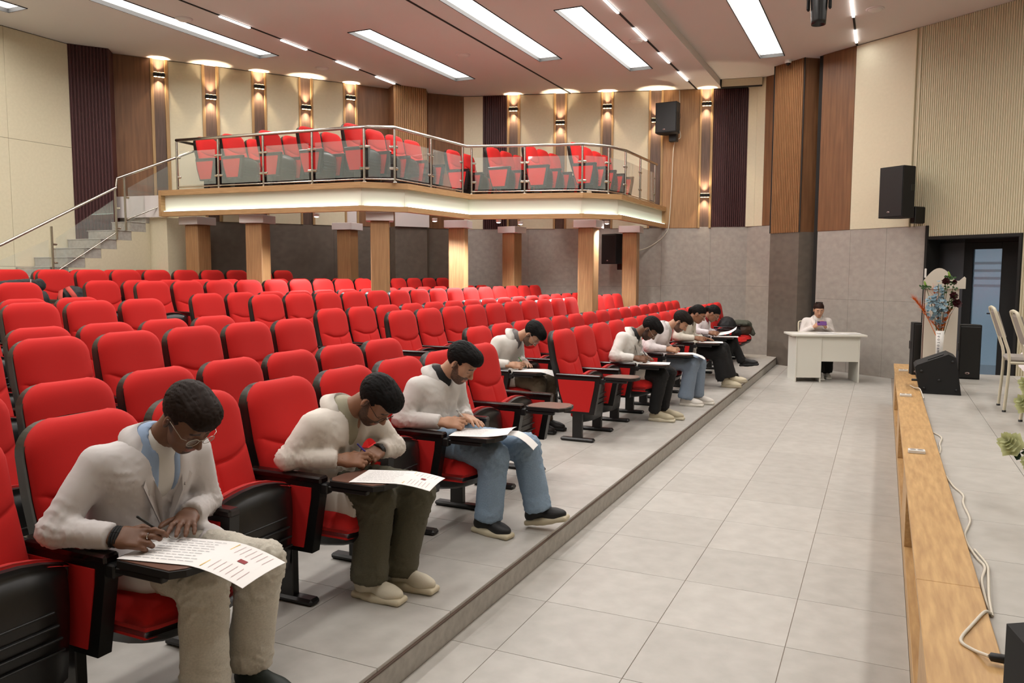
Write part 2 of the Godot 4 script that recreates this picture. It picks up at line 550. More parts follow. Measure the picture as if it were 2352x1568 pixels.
func build_walls() -> void:
	# back wall behind the last row
	var w := struct("wall_back", "cream panelled back wall beside the balcony stair", "wall")
	var A := Vector2(-12.2, 4.2)
	var B := Vector2(-12.2, -9.0)
	wpanel(w, "backing", A, B, -0.3, HM, -0.25, 0.235, M.joint)
	for z: Array in [[4.2, 1.4], [1.396, -1.4], [-1.404, -4.0], [-4.004, -6.3], [-6.304, -7.95], [-7.954, -9.0]]:
		for y: Array in [[0.0, 1.8], [1.804, 3.75], [3.754, HM - 0.01]]:
			wpanel(w, "panel", Vector2(-12.2, z[0]), Vector2(-12.2, z[1]), y[0], y[1], -0.014, 0.014, M.cream, 0.002)
	# maroon pier
	var pier := struct("wall_pier", "dark maroon fluted wall pier between cream and brown wood panels", "wall")
	var st := S()
	prism(st, PackedVector2Array([Vector2(-12.5, 9.0), Vector2(-12.2, 9.0), Vector2(-11.85, 9.49), Vector2(-12.055, 9.74), Vector2(-12.5, 9.74)]), Vector3(0, HM, 0), Vector3.RIGHT, Vector3.FORWARD, HM)
	obj("core", st, M.maroon, pier)
	fluted(pier, "ribs", Vector2(-12.2, -9.0), Vector2(-11.85, -9.49), 0.7, HM - 0.004, 0.001, 0.05, 0.018, M.maroon)
	# angled wall behind the balcony
	var g := struct("wall_angled", "angled side wall with cream panels, wood stripes and dark stone below", "wall")
	var X := [Vector2(-12.074, -9.697), Vector2(-9.20, -13.955)]
	wpanel(g, "backing", X[0], X[1], -0.3, HM, -0.25, 0.25, M.joint)
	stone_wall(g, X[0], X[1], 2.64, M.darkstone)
	var s := [-12.074, -11.733, -11.706, -11.603, -11.571, -11.26, -11.231, -11.122, -11.094, -10.775, -10.749, -10.641, -10.619, -10.283, -10.26, -10.151, -10.127, -9.791, -9.766, -9.65, -9.625, -9.20]
	var on := func(x: float) -> Vector2: return X[0].lerp(X[1], (x - X[0].x) / (X[1].x - X[0].x))
	wpanel(g, "wood_panel", on.call(s[0]), on.call(s[1]), 2.64, HM - 0.005, 0.0, 0.03, M.walnut)
	for k in 5:
		var i := 1 + k * 4
		stripe(g, [on.call(s[i]), on.call(s[i + 1]), on.call(s[i + 2]), on.call(s[i + 3])])
		if k < 4: wpanel(g, "cream_panel", on.call(s[i + 3]), on.call(s[i + 4]), 2.64, HM - 0.012, 0.0, 0.035, M.cream)
	wpanel(g, "wood_panel", on.call(s[20]), on.call(s[21]), 2.64, HM - 0.005, 0.0, 0.03, M.brownwood)
	var gd: Vector2 = (X[1] - X[0]).normalized()
	var gout := Vector3(gd.x, 0, gd.y).cross(Vector3.UP)
	var names := ["the stripe next to brown wood by the pier", "the second stripe of the angled wall", "the middle stripe of the angled wall", "the fourth stripe of the angled wall", "the stripe next to the wood column"]
	for k in 5:
		var i := 1 + k * 4
		var p: Vector2 = on.call((s[i + 1] + s[i + 2]) * 0.5)
		sconce(names[k], v3(p, 5.145 if k % 2 == 0 else 4.863) + gout * 0.012, gout)
	# slatted wood column in the corner
	var c := struct("column_slatted", "slatted oak wall column in the corner behind the balcony", "column")
	st = S()
	prism(st, PackedVector2Array([Vector2(-9.22, 13.84), Vector2(-8.93, 13.59), Vector2(-8.55, 14.19), Vector2(-8.74, 14.6), Vector2(-9.2, 14.6)]), Vector3(0, HM, 0), Vector3.RIGHT, Vector3.FORWARD, HM - 2.64)
	obj("core", st, M.brownwood, c)
	fluted(c, "slats", Vector2(-8.93, -13.59), Vector2(-8.55, -14.19), 2.64, HM - 0.004, 0.002, 0.042, 0.02, M.oak, 0.35)
	st = S()
	prism(st, PackedVector2Array([Vector2(-9.22, 13.84), Vector2(-8.93, 13.59), Vector2(-8.55, 14.19), Vector2(-8.74, 14.6), Vector2(-9.2, 14.6)]), Vector3(0, 2.64, 0), Vector3.RIGHT, Vector3.FORWARD, 2.64)
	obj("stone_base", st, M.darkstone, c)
	var k2 := struct("wall_corner", "short brown wood wall between the slatted column and cream panels", "wall")
	wpanel(k2, "backing", Vector2(-8.86, -14.40), Vector2(-8.2, -15.143), -0.3, HM, -0.25, 0.25, M.joint)
	wpanel(k2, "wood_panel", Vector2(-8.80, -14.46), Vector2(-8.2, -15.143), 2.64, HM - 0.005, 0.0, 0.03, M.walnut)
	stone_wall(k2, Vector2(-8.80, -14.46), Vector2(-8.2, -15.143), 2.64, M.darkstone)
	# far wall
	var f := struct("wall_far", "long far wall with cream panels, wood stripes and grey stone below", "wall")
	var F := [Vector2(-8.2, -15.143), Vector2(-3.256, -16.595), Vector2(-2.55, -16.79), Vector2(-2.03, -16.45)]
	for i in 3: wpanel(f, "backing", F[i], F[i + 1], -0.3, HR + 0.05, -0.3, 0.3, M.joint)
	var fo := func(x: float) -> Vector2: return F[0].lerp(F[1], (x - F[0].x) / (F[1].x - F[0].x))
	stone_wall(f, F[0], fo.call(-4.2), 2.64, M.stone)
	stone_wall(f, fo.call(-4.2), F[1], 2.66, M.stone)
	stone_wall(f, F[1], F[2], 2.66, M.stone)
	stone_wall(f, F[2], F[3], 2.66, M.stone)
	wpanel(f, "cream_panel", F[0], fo.call(-7.80), 2.64, HM - 0.012, 0.0, 0.03, M.cream)
	wpanel(f, "maroon_panel", fo.call(-7.80), fo.call(-7.306), 2.64, HM - 0.005, 0.0, 0.02, M.maroon)
	fluted(f, "ribs", fo.call(-7.80), fo.call(-7.306), 2.64, HM - 0.005, 0.02, 0.045, 0.018, M.maroon)
	var fs := [-7.306, -7.262, -7.085, -7.032, -6.364, -6.32, -6.138, -6.094, -5.43, -5.387, -5.215, -5.173, -4.494, -4.452, -4.25, -4.208]
	for k in 4:
		var i := k * 4
		stripe(f, [fo.call(fs[i]), fo.call(fs[i + 1]), fo.call(fs[i + 2]), fo.call(fs[i + 3])])
		if k < 3: wpanel(f, "cream_panel", fo.call(fs[i + 3]), fo.call(fs[i + 4]), 2.64, HM - 0.012, 0.0, 0.035, M.cream)
	wpanel(f, "wood_panel", fo.call(-4.206), fo.call(-3.519), 2.64, HM - 0.005, 0.0, 0.03, M.oak)
	stripe(f, [fo.call(-3.517), fo.call(-3.476), fo.call(-3.302), fo.call(-3.258)])
	wpanel(f, "maroon_panel", F[1], F[1].lerp(F[2], 0.93), 2.66, HM - 0.02, 0.0, 0.02, M.maroon)
	fluted(f, "ribs", F[1], F[1].lerp(F[2], 0.93), 2.66, HM - 0.02, 0.02, 0.04, 0.018, M.maroon)
	wpanel(f, "cream_panel", F[1].lerp(F[2], 0.935), F[2].lerp(F[3], 0.28), 2.66, HR, 0.0, 0.03, M.cream)
	wpanel(f, "cream_panel", F[2].lerp(F[3], 0.29), F[2].lerp(F[3], 0.62), 2.66, HR, 0.0, 0.03, M.cream)
	wpanel(f, "wood_panel", F[2].lerp(F[3], 0.625), F[3], 2.66, HR, 0.0, 0.03, M.walnut)
	var fd: Vector2 = (F[1] - F[0]).normalized()
	var fout := Vector3(fd.x, 0, fd.y).cross(Vector3.UP)
	var fn := ["the stripe beside the maroon panel behind the balcony", "the second stripe of the far wall", "the third stripe of the far wall", "the stripe half hidden by the upper loudspeaker"]
	for k in 4:
		sconce(fn[k], v3(fo.call((fs[k * 4 + 1] + fs[k * 4 + 2]) * 0.5), 5.12 if k % 2 == 0 else 4.82) + fout * 0.012, fout)
	sconce("the stripe next to the tall maroon panel, near the ceiling", v3(fo.call(-3.389), 5.115) + fout * 0.012, fout)
	sconce("the stripe next to the tall maroon panel, low down", v3(fo.call(-3.389), 3.296) + fout * 0.012, fout)
	var tr := base("trim_1")
	tag(tr, "cream boxed ceiling trim above the tall maroon panel", "trim", "", "structure")
	wpanel(tr, "box", Vector2(-3.10, -16.60), Vector2(-2.34, -16.72), HM - 0.02, HR - 0.004, 0.10, 0.10, M.cream)
	wpanel(tr, "edge", Vector2(-3.10, -16.60), Vector2(-2.34, -16.72), HM - 0.034, HM - 0.02, 0.10, 0.10, M.joint)
	wpanel(tr, "edge", Vector2(-3.115, -16.60), Vector2(-3.10, -16.602), HM - 0.034, HR - 0.004, 0.10, 0.11, M.joint)
	# column at the end of the platform
	var q := struct("column_stage", "wood slatted corner column on a dark stone base by the desk", "column")
	var poly := PackedVector2Array([Vector2(-2.06, 16.5), Vector2(-1.985, 15.82), Vector2(-1.43, 15.39), Vector2(-1.12, 15.62), Vector2(-1.1, 16.5)])
	st = S(); prism(st, poly, Vector3(0, HR, 0), Vector3.RIGHT, Vector3.FORWARD, HR - 2.47); obj("core", st, M.walnut, q)
	st = S(); prism(st, poly, Vector3(0, 2.47, 0), Vector3.RIGHT, Vector3.FORWARD, 2.47); obj("stone_base", st, M.darkstone, q)
	fluted(q, "slats", Vector2(-1.975, -15.812), Vector2(-1.44, -15.398), 2.47, HR - 0.004, 0.002, 0.042, 0.02, M.slatwood, 0.35)
	bx("edge_strip", Vector3(-1.425, (2.47 + HR) * 0.5, -15.385), Vector3(0.02, HR - 2.47, 0.02), M.joint, q)
	bx("edge_strip", Vector3(-1.99, (2.47 + HR) * 0.5, -15.815), Vector3(0.02, HR - 2.47, 0.02), M.joint, q)
	# wall beside the stage with the doorway
	var r := struct("wall_stage", "cream wall with fluted boards, wood panel and grey stone beside the stage", "wall")
	var ra := Vector2(-1.1, -15.36)
	var rd := Vector2(0.80989, 0.58658)
	var at := func(t: float) -> Vector2: return ra + rd * t
	wpanel(r, "backing", at.call(-0.1), at.call(2.11), -0.3, HR + 0.05, -0.3, 0.3, M.joint)
	wpanel(r, "backing", at.call(2.11), at.call(3.53), 2.27, HR + 0.05, -0.3, 0.3, M.joint)
	wpanel(r, "backing", at.call(3.53), at.call(8.2), -0.3, HR + 0.05, -0.3, 0.3, M.joint)
	stone_wall(r, at.call(0.0), at.call(2.08), 2.47, M.stone, 0.7)
	wpanel(r, "wood_panel", at.call(0.0), at.call(0.675), 2.47, HR - 0.004, 0.0, 0.03, M.walnut)
	wpanel(r, "cream_panel", at.call(0.68), at.call(1.752), 2.47, HR - 0.012, 0.0, 0.03, M.cream)
	fluted(r, "flutes", at.call(1.76), at.call(2.11), 2.47, HR - 0.004, 0.005, 0.034, 0.016, M.flute)
	fluted(r, "flutes", at.call(2.11), at.call(3.53), 2.30, HR - 0.004, 0.005, 0.034, 0.016, M.flute)
	fluted(r, "flutes", at.call(3.53), at.call(6.2), 0.0, HR - 0.004, 0.005, 0.034, 0.016, M.flute)
	wpanel(r, "batten", at.call(1.752), at.call(1.79), 2.47, HR - 0.004, 0.0, 0.045, M.flute)
	wpanel(r, "batten", at.call(1.84), at.call(1.87), 2.47, HR - 0.004, 0.0, 0.035, M.flute)
	wpanel(r, "corner_trim", at.call(2.08), at.call(2.12), 0.0, 2.47, 0.0, 0.05, M.joint)
	# doorway with a dark vestibule and a glazed door
	var d := struct("door_1", "black framed frosted glass door at the back of the dark doorway", "door")
	wpanel(d, "lintel", at.call(2.12), at.call(3.53), 2.25, 2.30, -0.28, 0.32, M.joint)
	wpanel(d, "jamb", at.call(3.49), at.call(3.53), 0.0, 2.25, -0.28, 0.32, M.joint)
	var rout := Vector3(rd.x, 0, rd.y).cross(Vector3.UP)
	var sh := func(t: float, off: float) -> Vector2:
		var p: Vector2 = at.call(t)
		return p - Vector2(rout.x, rout.z) * off
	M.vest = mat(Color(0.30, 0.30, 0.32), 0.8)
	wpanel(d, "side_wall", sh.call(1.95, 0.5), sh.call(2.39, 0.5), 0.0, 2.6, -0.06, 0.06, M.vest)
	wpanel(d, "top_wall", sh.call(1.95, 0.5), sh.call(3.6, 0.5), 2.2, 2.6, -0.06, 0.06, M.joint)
	var wb := Basis(Vector3(rd.x, 0, rd.y), Vector3.UP, rout)
	bx("vestibule_floor", v3(sh.call(2.75, 0.3), -0.01), Vector3(1.7, 0.02, 0.6), M.floor[1], d, 0.0, wb)
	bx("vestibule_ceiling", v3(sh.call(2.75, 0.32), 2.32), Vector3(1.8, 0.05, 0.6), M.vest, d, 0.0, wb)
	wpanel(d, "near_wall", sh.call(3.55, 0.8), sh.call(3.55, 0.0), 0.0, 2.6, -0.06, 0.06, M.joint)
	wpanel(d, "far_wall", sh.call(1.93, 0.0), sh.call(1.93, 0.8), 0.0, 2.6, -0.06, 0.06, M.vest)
	wpanel(d, "frame", sh.call(2.39, 0.5), sh.call(2.53, 0.5), 0.0, 2.2, -0.05, 0.06, M.blackmatte)
	wpanel(d, "frame", sh.call(2.97, 0.5), sh.call(3.22, 0.5), 0.0, 2.2, -0.05, 0.06, M.blackmatte)
	wpanel(d, "frame", sh.call(2.53, 0.5), sh.call(2.97, 0.5), 2.10, 2.2, -0.05, 0.06, M.blackmatte)
	wpanel(d, "frame", sh.call(2.53, 0.5), sh.call(2.97, 0.5), 0.0, 0.12, -0.05, 0.06, M.blackmatte)
	wpanel(d, "frame", sh.call(3.26, 0.5), sh.call(3.6, 0.5), 0.0, 2.2, -0.05, 0.06, M.blackmatte)
	M.frost = mat(Color(0.50, 0.60, 0.68, 0.45), 0.15)
	M.frost.transparency = BaseMaterial3D.TRANSPARENCY_ALPHA
	wpanel(d, "glass_pane", sh.call(2.53, 0.5), sh.call(2.97, 0.5), 0.12, 2.10, -0.03, 0.008, M.frost, 0.0)
	wpanel(d, "glass_pane", sh.call(3.22, 0.5), sh.call(3.26, 0.5), 0.0, 2.2, -0.03, 0.008, M.frost, 0.0)
	M.etch = mat(Color(0.72, 0.78, 0.82), 0.6)
	for i in 4:
		wpanel(d, "etched_band", sh.call(2.531, 0.5), sh.call(2.969, 0.5), 1.52 + 0.115 * i, 1.56 + 0.115 * i, -0.021, 0.003, M.frost, 0.0)
	var hp: Vector2 = sh.call(2.90, 0.42)
	bx("handle", v3(hp, 1.12), Vector3(0.14, 0.02, 0.02), M.black, d, 0.006, Basis(Vector3(rd.x, 0, rd.y), Vector3.UP, rout))
	# walls out of the frame that close the hall
	var e := struct("wall_front", "plain cream wall closing the stage side of the hall", "wall")
	wpanel(e, "panel", at.call(8.0), Vector2(5.5, 4.2), -0.3, HR + 0.05, -0.25, 0.25, M.cream)
	var z := struct("wall_near", "plain cream wall closing the hall behind the camera", "wall")
	wpanel(z, "panel", Vector2(5.6, 4.2), Vector2(-12.4, 4.2), -0.3, HR + 0.05, -0.25, 0.25, M.cream)

func build_stage_front() -> void:
	var o := struct("stage_front", "pale oak stage front with recessed grilles under a flat oak ledge", "stage")
	bx("back_board", Vector3(0.30, 0.265, -3.7), Vector3(0.10, 0.53, 15.4), M.bandwood, o)
	var bays := [[-3.2, -5.2], [-5.9, -7.72], [-8.5, -10.45], [-0.8, -2.6]]
	var solid := [[-10.45, -11.4], [-7.72, -8.5], [-5.2, -5.9], [-2.6, -3.2], [4.0, -0.8]]
	for b: Array in solid:
		bx("face_board", Vector3(0.21, 0.265, (b[0] + b[1]) * 0.5), Vector3(0.08, 0.53, absf(b[0] - b[1])), M.ledgewood, o, 0.002)
	for b: Array in bays:
		var zc: float = (b[0] + b[1]) * 0.5
		var ln := absf(b[0] - b[1])
		bx("face_board", Vector3(0.21, 0.05, zc), Vector3(0.08, 0.10, ln), M.ledgewood, o, 0.002)
		bx("face_board", Vector3(0.21, 0.49, zc), Vector3(0.08, 0.08, ln), M.ledgewood, o, 0.002)
		var st := S()
		var k := 0.0
		while k < ln - 0.03:
			box(st, Vector3(0.225, 0.275, b[1] + k + 0.02), Vector3(0.02, 0.35, 0.014), Basis())
			k += 0.035
		tag(obj("grille_slats", st, M.bandwood, o), "", "", "", "stuff")
	for s: Array in [[4.0, -3.35], [-3.352, -6.7], [-6.702, -11.4]]:
		bx("ledge_board", Vector3(0.265, 0.545, (s[0] + s[1]) * 0.5), Vector3(0.215, 0.03, absf(s[0] - s[1])), M.ledgewood, o, 0.003)

func build_balcony() -> void:
	var o := struct("balcony", "zigzag balcony with oak edging and a glowing white fascia above the side seats", "balcony")
	var Bp := [Vector2(-10.95, -9.65), Vector2(-7.135, -9.93), Vector2(-6.63, -10.45), Vector2(-6.515, -12.28), Vector2(-4.655, -12.79), Vector2(-4.15, -13.37), Vector2(-4.11, -16.44)]
	var In := inset(Bp, 0.09)
	var slab := PackedVector2Array()
	var back := [Vector2(-3.95, -16.42), Vector2(-8.2, -15.17), Vector2(-8.8, -14.5), Vector2(-8.5, -14.2), Vector2(-8.9, -13.55), Vector2(-9.2, -13.9), Vector2(-12.1, -9.72), Vector2(-12.15, -9.6)]
	for p: Vector2 in In: slab.append(Vector2(p.x, -p.y))
	for p: Vector2 in back: slab.append(Vector2(p.x, -p.y))
	var st := S()
	prism(st, slab, Vector3(0, 3.0, 0), Vector3.RIGHT, Vector3.FORWARD, 0.36)
	obj("slab", st, M.capwhite, o)
	for i in 6:
		var a: Vector2 = Bp[i]; var b: Vector2 = Bp[i + 1]
		var ia: Vector2 = In[i]; var ib: Vector2 = In[i + 1]
		for y: Array in [[2.64, 2.72, "lower_band"], [2.985, 3.07, "upper_band"]]:
			st = S()
			prism(st, PackedVector2Array([Vector2(a.x, -a.y), Vector2(b.x, -b.y), Vector2(ib.x, -ib.y), Vector2(ia.x, -ia.y)]), Vector3(0, y[1], 0), Vector3.RIGHT, Vector3.FORWARD, y[1] - y[0])
			obj(y[2], st, M.bandwood, o)
		wpanel(o, "fascia", ia, ib, 2.72, 2.985, 0.0, 0.006, M.fascia, 0.001)
		var d := (b - a).normalized()
		wpanel(o, "light_strip", ia + d * 0.03, ib - d * 0.03, 2.722, 2.732, 0.045, 0.02, M.strip_glow, 0.002)
		var l := AreaLight3D.new()
		l.name = "strip_lamp"
		l.area_size = Vector2((ib - ia).length() - 0.06, 0.02)
		l.area_normalize_energy = false
		l.light_energy = 1.3
		l.light_color = Color(0.90, 1.0, 0.97)
		l.shadow_enabled = true
		o.add_child(l, true)
		var out := Vector3(d.x, 0, d.y).cross(Vector3.UP)
		# shines up and back onto the fascia
		var aim := (Vector3.UP * 0.8 - out * 0.6).normalized()
		l.basis = Basis(Vector3(d.x, 0, d.y), (-aim).cross(Vector3(d.x, 0, d.y)), -aim)
		l.position = v3((ia + ib) * 0.5, 2.738) + out * 0.055
	bx("end_band", Vector3(-10.97, 2.855, -9.72), Vector3(0.05, 0.43, 0.16), M.bandwood, o, 0.003)
	# railing
	var r := base("balcony_railing")
	tag(r, "stainless steel balcony railing with clear glass panes and clamps", "railing")
	var posts := [Vector2(-10.682, -9.77), Vector2(-9.836, -9.832), Vector2(-8.956, -9.897), Vector2(-8.046, -9.963), Vector2(-7.129, -10.031), Vector2(-6.742, -10.266), Vector2(-6.682, -11.224), Vector2(-6.625, -12.185), Vector2(-6.55, -12.375),
		Vector2(-5.652, -12.62), Vector2(-4.701, -12.881), Vector2(-4.366, -13.274), Vector2(-4.244, -13.866), Vector2(-4.232, -14.776), Vector2(-4.219, -15.766)]
	var rail := []
	for p: Vector2 in posts: rail.append(v3(p, 3.885))
	rail[7] = v3(Vector2(-6.60, -12.27), 3.885); rail.remove_at(8)
	rail.insert(0, Vector3(-10.75, 3.885, -10.25))
	rail.append(Vector3(-4.217, 3.885, -15.9))
	st = S(); tube(st, rail, 0.025, 10); obj("handrail", st, M.steel, r)
	for i in posts.size():
		var p: Vector2 = posts[i]
		st = S()
		lathe(st, [Vector2(0.019, 3.07), Vector2(0.019, 3.86)], v3(p, 0), 10)
		lathe(st, [Vector2(0.038, 3.07), Vector2(0.038, 3.078), Vector2(0.02, 3.085)], v3(p, 0), 12)
		obj("post", st, M.steel, r)
		if i == posts.size() - 1 or i == 7: continue
		var nx: Vector2 = posts[i + 1]
		var dd := (nx - p).normalized()
		wpanel(r, "glass_pane", p + dd * 0.06, nx - dd * 0.06, 3.15, 3.70, -0.004, 0.008, M.glass, 0.0)
		st = S(); tube(st, [v3(p, 3.12), v3(nx, 3.12)], 0.012, 8); obj("lower_rail", st, M.steel, r)
		for q: Array in [[p, dd], [nx, -dd]]:
			for y: float in [3.28, 3.60]:
				bx("clamp", v3(q[0] + q[1] * 0.045, y), Vector3(0.075, 0.04, 0.028), M.steel, r, 0.012, Basis(Vector3(dd.x, 0, dd.y), Vector3.UP, Vector3(dd.x, 0, dd.y).cross(Vector3.UP)))
	# supporting columns
	var cols := [[-10.56, -10.05, 0.0, 0.72, "beside the cream stair side"], [-9.30, -10.11, 0.25, 0.575, "second from the stair"], [-9.2, -12.38, 0.1, 0.575, "in the shade behind the front columns"], [-7.12, -10.41, 0.6, 0.43, "under the balcony's forward corner"],
		[-6.94, -12.6, 0.25, 0.43, "under the balcony's inner corner"], [-6.85, -14.68, -0.15, 0.43, "close to the grey far wall"], [-4.76, -13.4, 0.0, 0.285, "under the balcony's second forward corner"], [-4.58, -15.4, 0.1, 0.285, "in front of the low loudspeaker"]]
	for c: Array in cols:
		var k := base("support_column", Vector3(c[0], c[3], c[1]), c[2])
		tag(k, "oak clad square column with white capital, " + c[4], "column", "columns under the balcony")
		bx("shaft", Vector3(0, (2.51 - c[3]) * 0.5, 0), Vector3(0.29, 2.51 - c[3], 0.29), M.oak, k, 0.012)
		bx("capital", Vector3(0, 2.575 - c[3], 0), Vector3(0.42, 0.13, 0.42), M.capwhite, k, 0.004)
	for p: Array in [[-8.11, -10.12, "near the stair side columns"], [-6.95, -11.79, "between the inner columns"], [-6.11, -12.54, "beside the inner corner column"], [-5.97, -13.15, "in front of the far wall column"], [-4.49, -13.6, "beside the low loudspeaker"]]:
		var k := base("downlight", Vector3(p[0], 2.64, p[1]))
		tag(k, "small bright white downlight under the balcony " + p[2], "ceiling light", "downlights under the balcony")
		var s2 := S(); lathe(s2, [Vector2(0.045, 0.0), Vector2(0.045, -0.05), Vector2(0.036, -0.05)]); obj("housing", s2, M.white, k)
		s2 = S(); lathe(s2, [Vector2(0.0, -0.062), Vector2(0.034, -0.056), Vector2(0.036, -0.046)]); obj("lens", s2, M.down_glow, k)
		var l := SpotLight3D.new()
		l.name = "beam"; k.add_child(l)
		l.position = Vector3(0, -0.07, 0); l.rotation_degrees = Vector3(-90, 0, 0)
		l.spot_angle = 70.0; l.spot_angle_attenuation = 0.6; l.light_energy = 7.0; l.light_size = 0.04; l.spot_range = 8.0; l.shadow_enabled = true
	# stair along the back wall
	var s := struct("balcony_stair", "grey stair with cream side rising along the back wall to the balcony", "stair")
	var n := 15
	var y := 0.72
	for i in n:
		var z0 := -6.22 - 0.292 * i
		var h := 0.152 * (i + 1)
		bx("step", Vector3(-11.80, 0.72 + h - 0.076, z0 - 0.146), Vector3(0.78, 0.152, 0.292), M.riser, s, 0.003)
		bx("tread", Vector3(-11.80, 0.72 + h + 0.006, z0 - 0.141), Vector3(0.80, 0.012, 0.302), M.floor[1], s, 0.003)
		if i: bx("side_panel", Vector3(-11.80, 0.72 + (h - 0.152) * 0.5, z0 - 0.146), Vector3(0.79, h - 0.152, 0.292), M.cream, s)
	bx("side_panel", Vector3(-11.45, 1.68, -10.25), Vector3(0.9, 1.92, 0.9), M.cream, s, 0.003)
	var q := base("stair_railing")
	tag(q, "sloping stainless steel stair handrail with posts and glass panes", "railing")
	var X := -11.38
	st = S(); tube(st, [Vector3(X, 1.62, -6.0), Vector3(X, 2.10, -7.23), Vector3(X, 3.09, -9.15)], 0.022, 10); obj("handrail", st, M.steel, q)
	st = S(); tube(st, [Vector3(X, 3.09, -9.15), Vector3(X, 3.23, -9.17)], 0.016, 8); obj("connector", st, M.steel, q)
	st = S(); tube(st, [Vector3(X, 3.23, -9.17), Vector3(-10.72, 3.84, -10.35)], 0.022, 10); obj("handrail", st, M.steel, q)
	for p: Array in [[-8.0, 1.70, 2.40], [-9.13, 2.25, 3.06], [-9.31, 2.40, 3.27], [-7.0, 1.2, 1.98]]:
		st = S(); lathe(st, [Vector2(0.019, p[1]), Vector2(0.019, p[2])], Vector3(X, 0, p[0]), 10); obj("post", st, M.steel, q)
		for yy: float in [0.22, 0.62]:
			bx("clamp", Vector3(X, lerpf(p[1], p[2], yy), p[0] - 0.04), Vector3(0.028, 0.035, 0.09), M.steel, q, 0.012)
	st = S(); tube(st, [Vector3(X, 1.72, -8.05), Vector3(X, 2.35, -9.1)], 0.011, 8); obj("lower_rail", st, M.steel, q)
	st = S(); tube(st, [Vector3(X, 2.58, -9.33), Vector3(-11.0, 2.90, -9.9)], 0.011, 8); obj("lower_rail", st, M.steel, q)
	for gq: Array in [[-8.06, -9.08, 1.78, 2.38, 2.22, 2.88], [-9.37, -10.2, 2.55, 3.0, 3.10, 3.55], [-6.9, -7.94, 1.2, 1.75, 1.75, 2.2]]:
		st = S()
		prism(st, PackedVector2Array([Vector2(gq[0], gq[2]), Vector2(gq[1], gq[3]), Vector2(gq[1], gq[5]), Vector2(gq[0], gq[4])]), Vector3(X, 0, 0), Vector3(0, 0, 1), Vector3.UP, 0.008)
		obj("glass_pane", st, M.glass, q)

func inset(B: Array, d: float) -> Array:
	var out := []
	for i in B.size():
		var nb := []
		for j in [i - 1, i]:
			if j >= 0 and j < B.size() - 1:
				var t: Vector2 = (B[j + 1] - B[j]).normalized()
				nb.append(Vector2(t.y, -t.x))
		if nb.size() == 1: out.append(B[i] + nb[0] * d)
		else:
			var m: Vector2 = nb[0] + nb[1]
			m /= m.dot(nb[0])
			out.append(B[i] + m * d)
	return out

# ---------------------------------------------------------------- auditorium chairs (face +x; origin on the floor below the top of the backrest)
var chair_up: Node3D
var chair_down: Node3D
var tablet_src: Node3D

func back_x(y: float) -> float:    # front face of the backrest at height y
	if y > 0.75: return lerpf(0.055, 0.0, (y - 0.75) / 0.28)
	return lerpf(0.165, 0.055, (y - 0.38) / 0.37)

func back_half(y: float, w: float, top: float, r: float) -> float:
	var k := w + 0.004 * clampf((top - y) / 0.5, 0, 1)
	if y > top - r:
		var t := clampf((y - (top - r)) / r, 0, 1)
		return k - r * 1.15 * (1.0 - sqrt(maxf(0.0, 1.0 - t * t * 0.985)))
	return k

func cushion_mesh() -> ArrayMesh:
	var top := 1.034
	var cols := []
	for c in [-1.0, -0.97, -0.9, -0.78, -0.6, -0.4, -0.2, -0.09, -0.03, 0.0, 0.03, 0.09, 0.2, 0.4, 0.6, 0.78, 0.9, 0.97, 1.0]: cols.append(c)
	var vs := [0.0, 0.06, 0.2, 0.4, 0.6, 0.75, 0.86, 0.93, 0.965, 0.985, 1.0]          # seat joint .. crease
	var us := [0.015, 0.035, 0.08, 0.18, 0.32, 0.48, 0.62, 0.74, 0.83, 0.90, 0.95, 0.98, 1.0]  # crease .. top
	var rows := []
	var height := func(c: float, s: float) -> float:
		var crease := 0.715 + 0.052 * pow(clampf((absf(c) - 0.30) / 0.62, 0, 1), 1.3)
		return lerpf(0.40, crease, s) if s <= 1.0 else lerpf(crease, top, s - 1.0)
	var all := vs.duplicate()
	for u: float in us: all.append(1.0 + u)
	for s: float in all:
		var row := []
		for c: float in cols:
			var y: float = height.call(c, s)
			var hw := back_half(y, 0.243, top, 0.115)
			var z := -c * hw     # from +z to -z so that the front faces +x
			var e := 1.0 - pow(absf(c), 5.0)
			var et := clampf((top - y) / 0.10, 0, 1)
			var bulge := 0.045 * sqrt(maxf(e, 0.0)) * sqrt(maxf(1.0 - pow(1.0 - et, 3.0), 0.0))
			var d: float = s - 1.0
			var pad := 0.0
			if d > 0.0: pad = 0.016 * (1.0 - pow(clampf(absf(c), 0, 1), 6.0)) * clampf(d / 0.06, 0, 1)
			else:
				pad = 0.010 * clampf(-d / 0.05, 0, 1) * (1.0 - 0.9 * exp(-pow(c / 0.035, 2.0)))
			if absf(c) > 0.93: pad *= 0.4
			row.append(Vector3(back_x(y) - 0.045 + bulge + pad, y, z))
		rows.append(row)
	var st := S()
	sheet(st, rows)
	# close the rim back to the shell
	var rim := []
	for i in rows.size(): rim.append(rows[i][0])
	for j in rows[0].size(): rim.append(rows[-1][j])
	for i in rows.size(): rim.append(rows[rows.size() - 1 - i][-1])
	var backr := []
	for p: Vector3 in rim: backr.append(p + Vector3(-0.02, 0, 0))
	sheet(st, [rim, backr])
	st.index()
	return done(st)

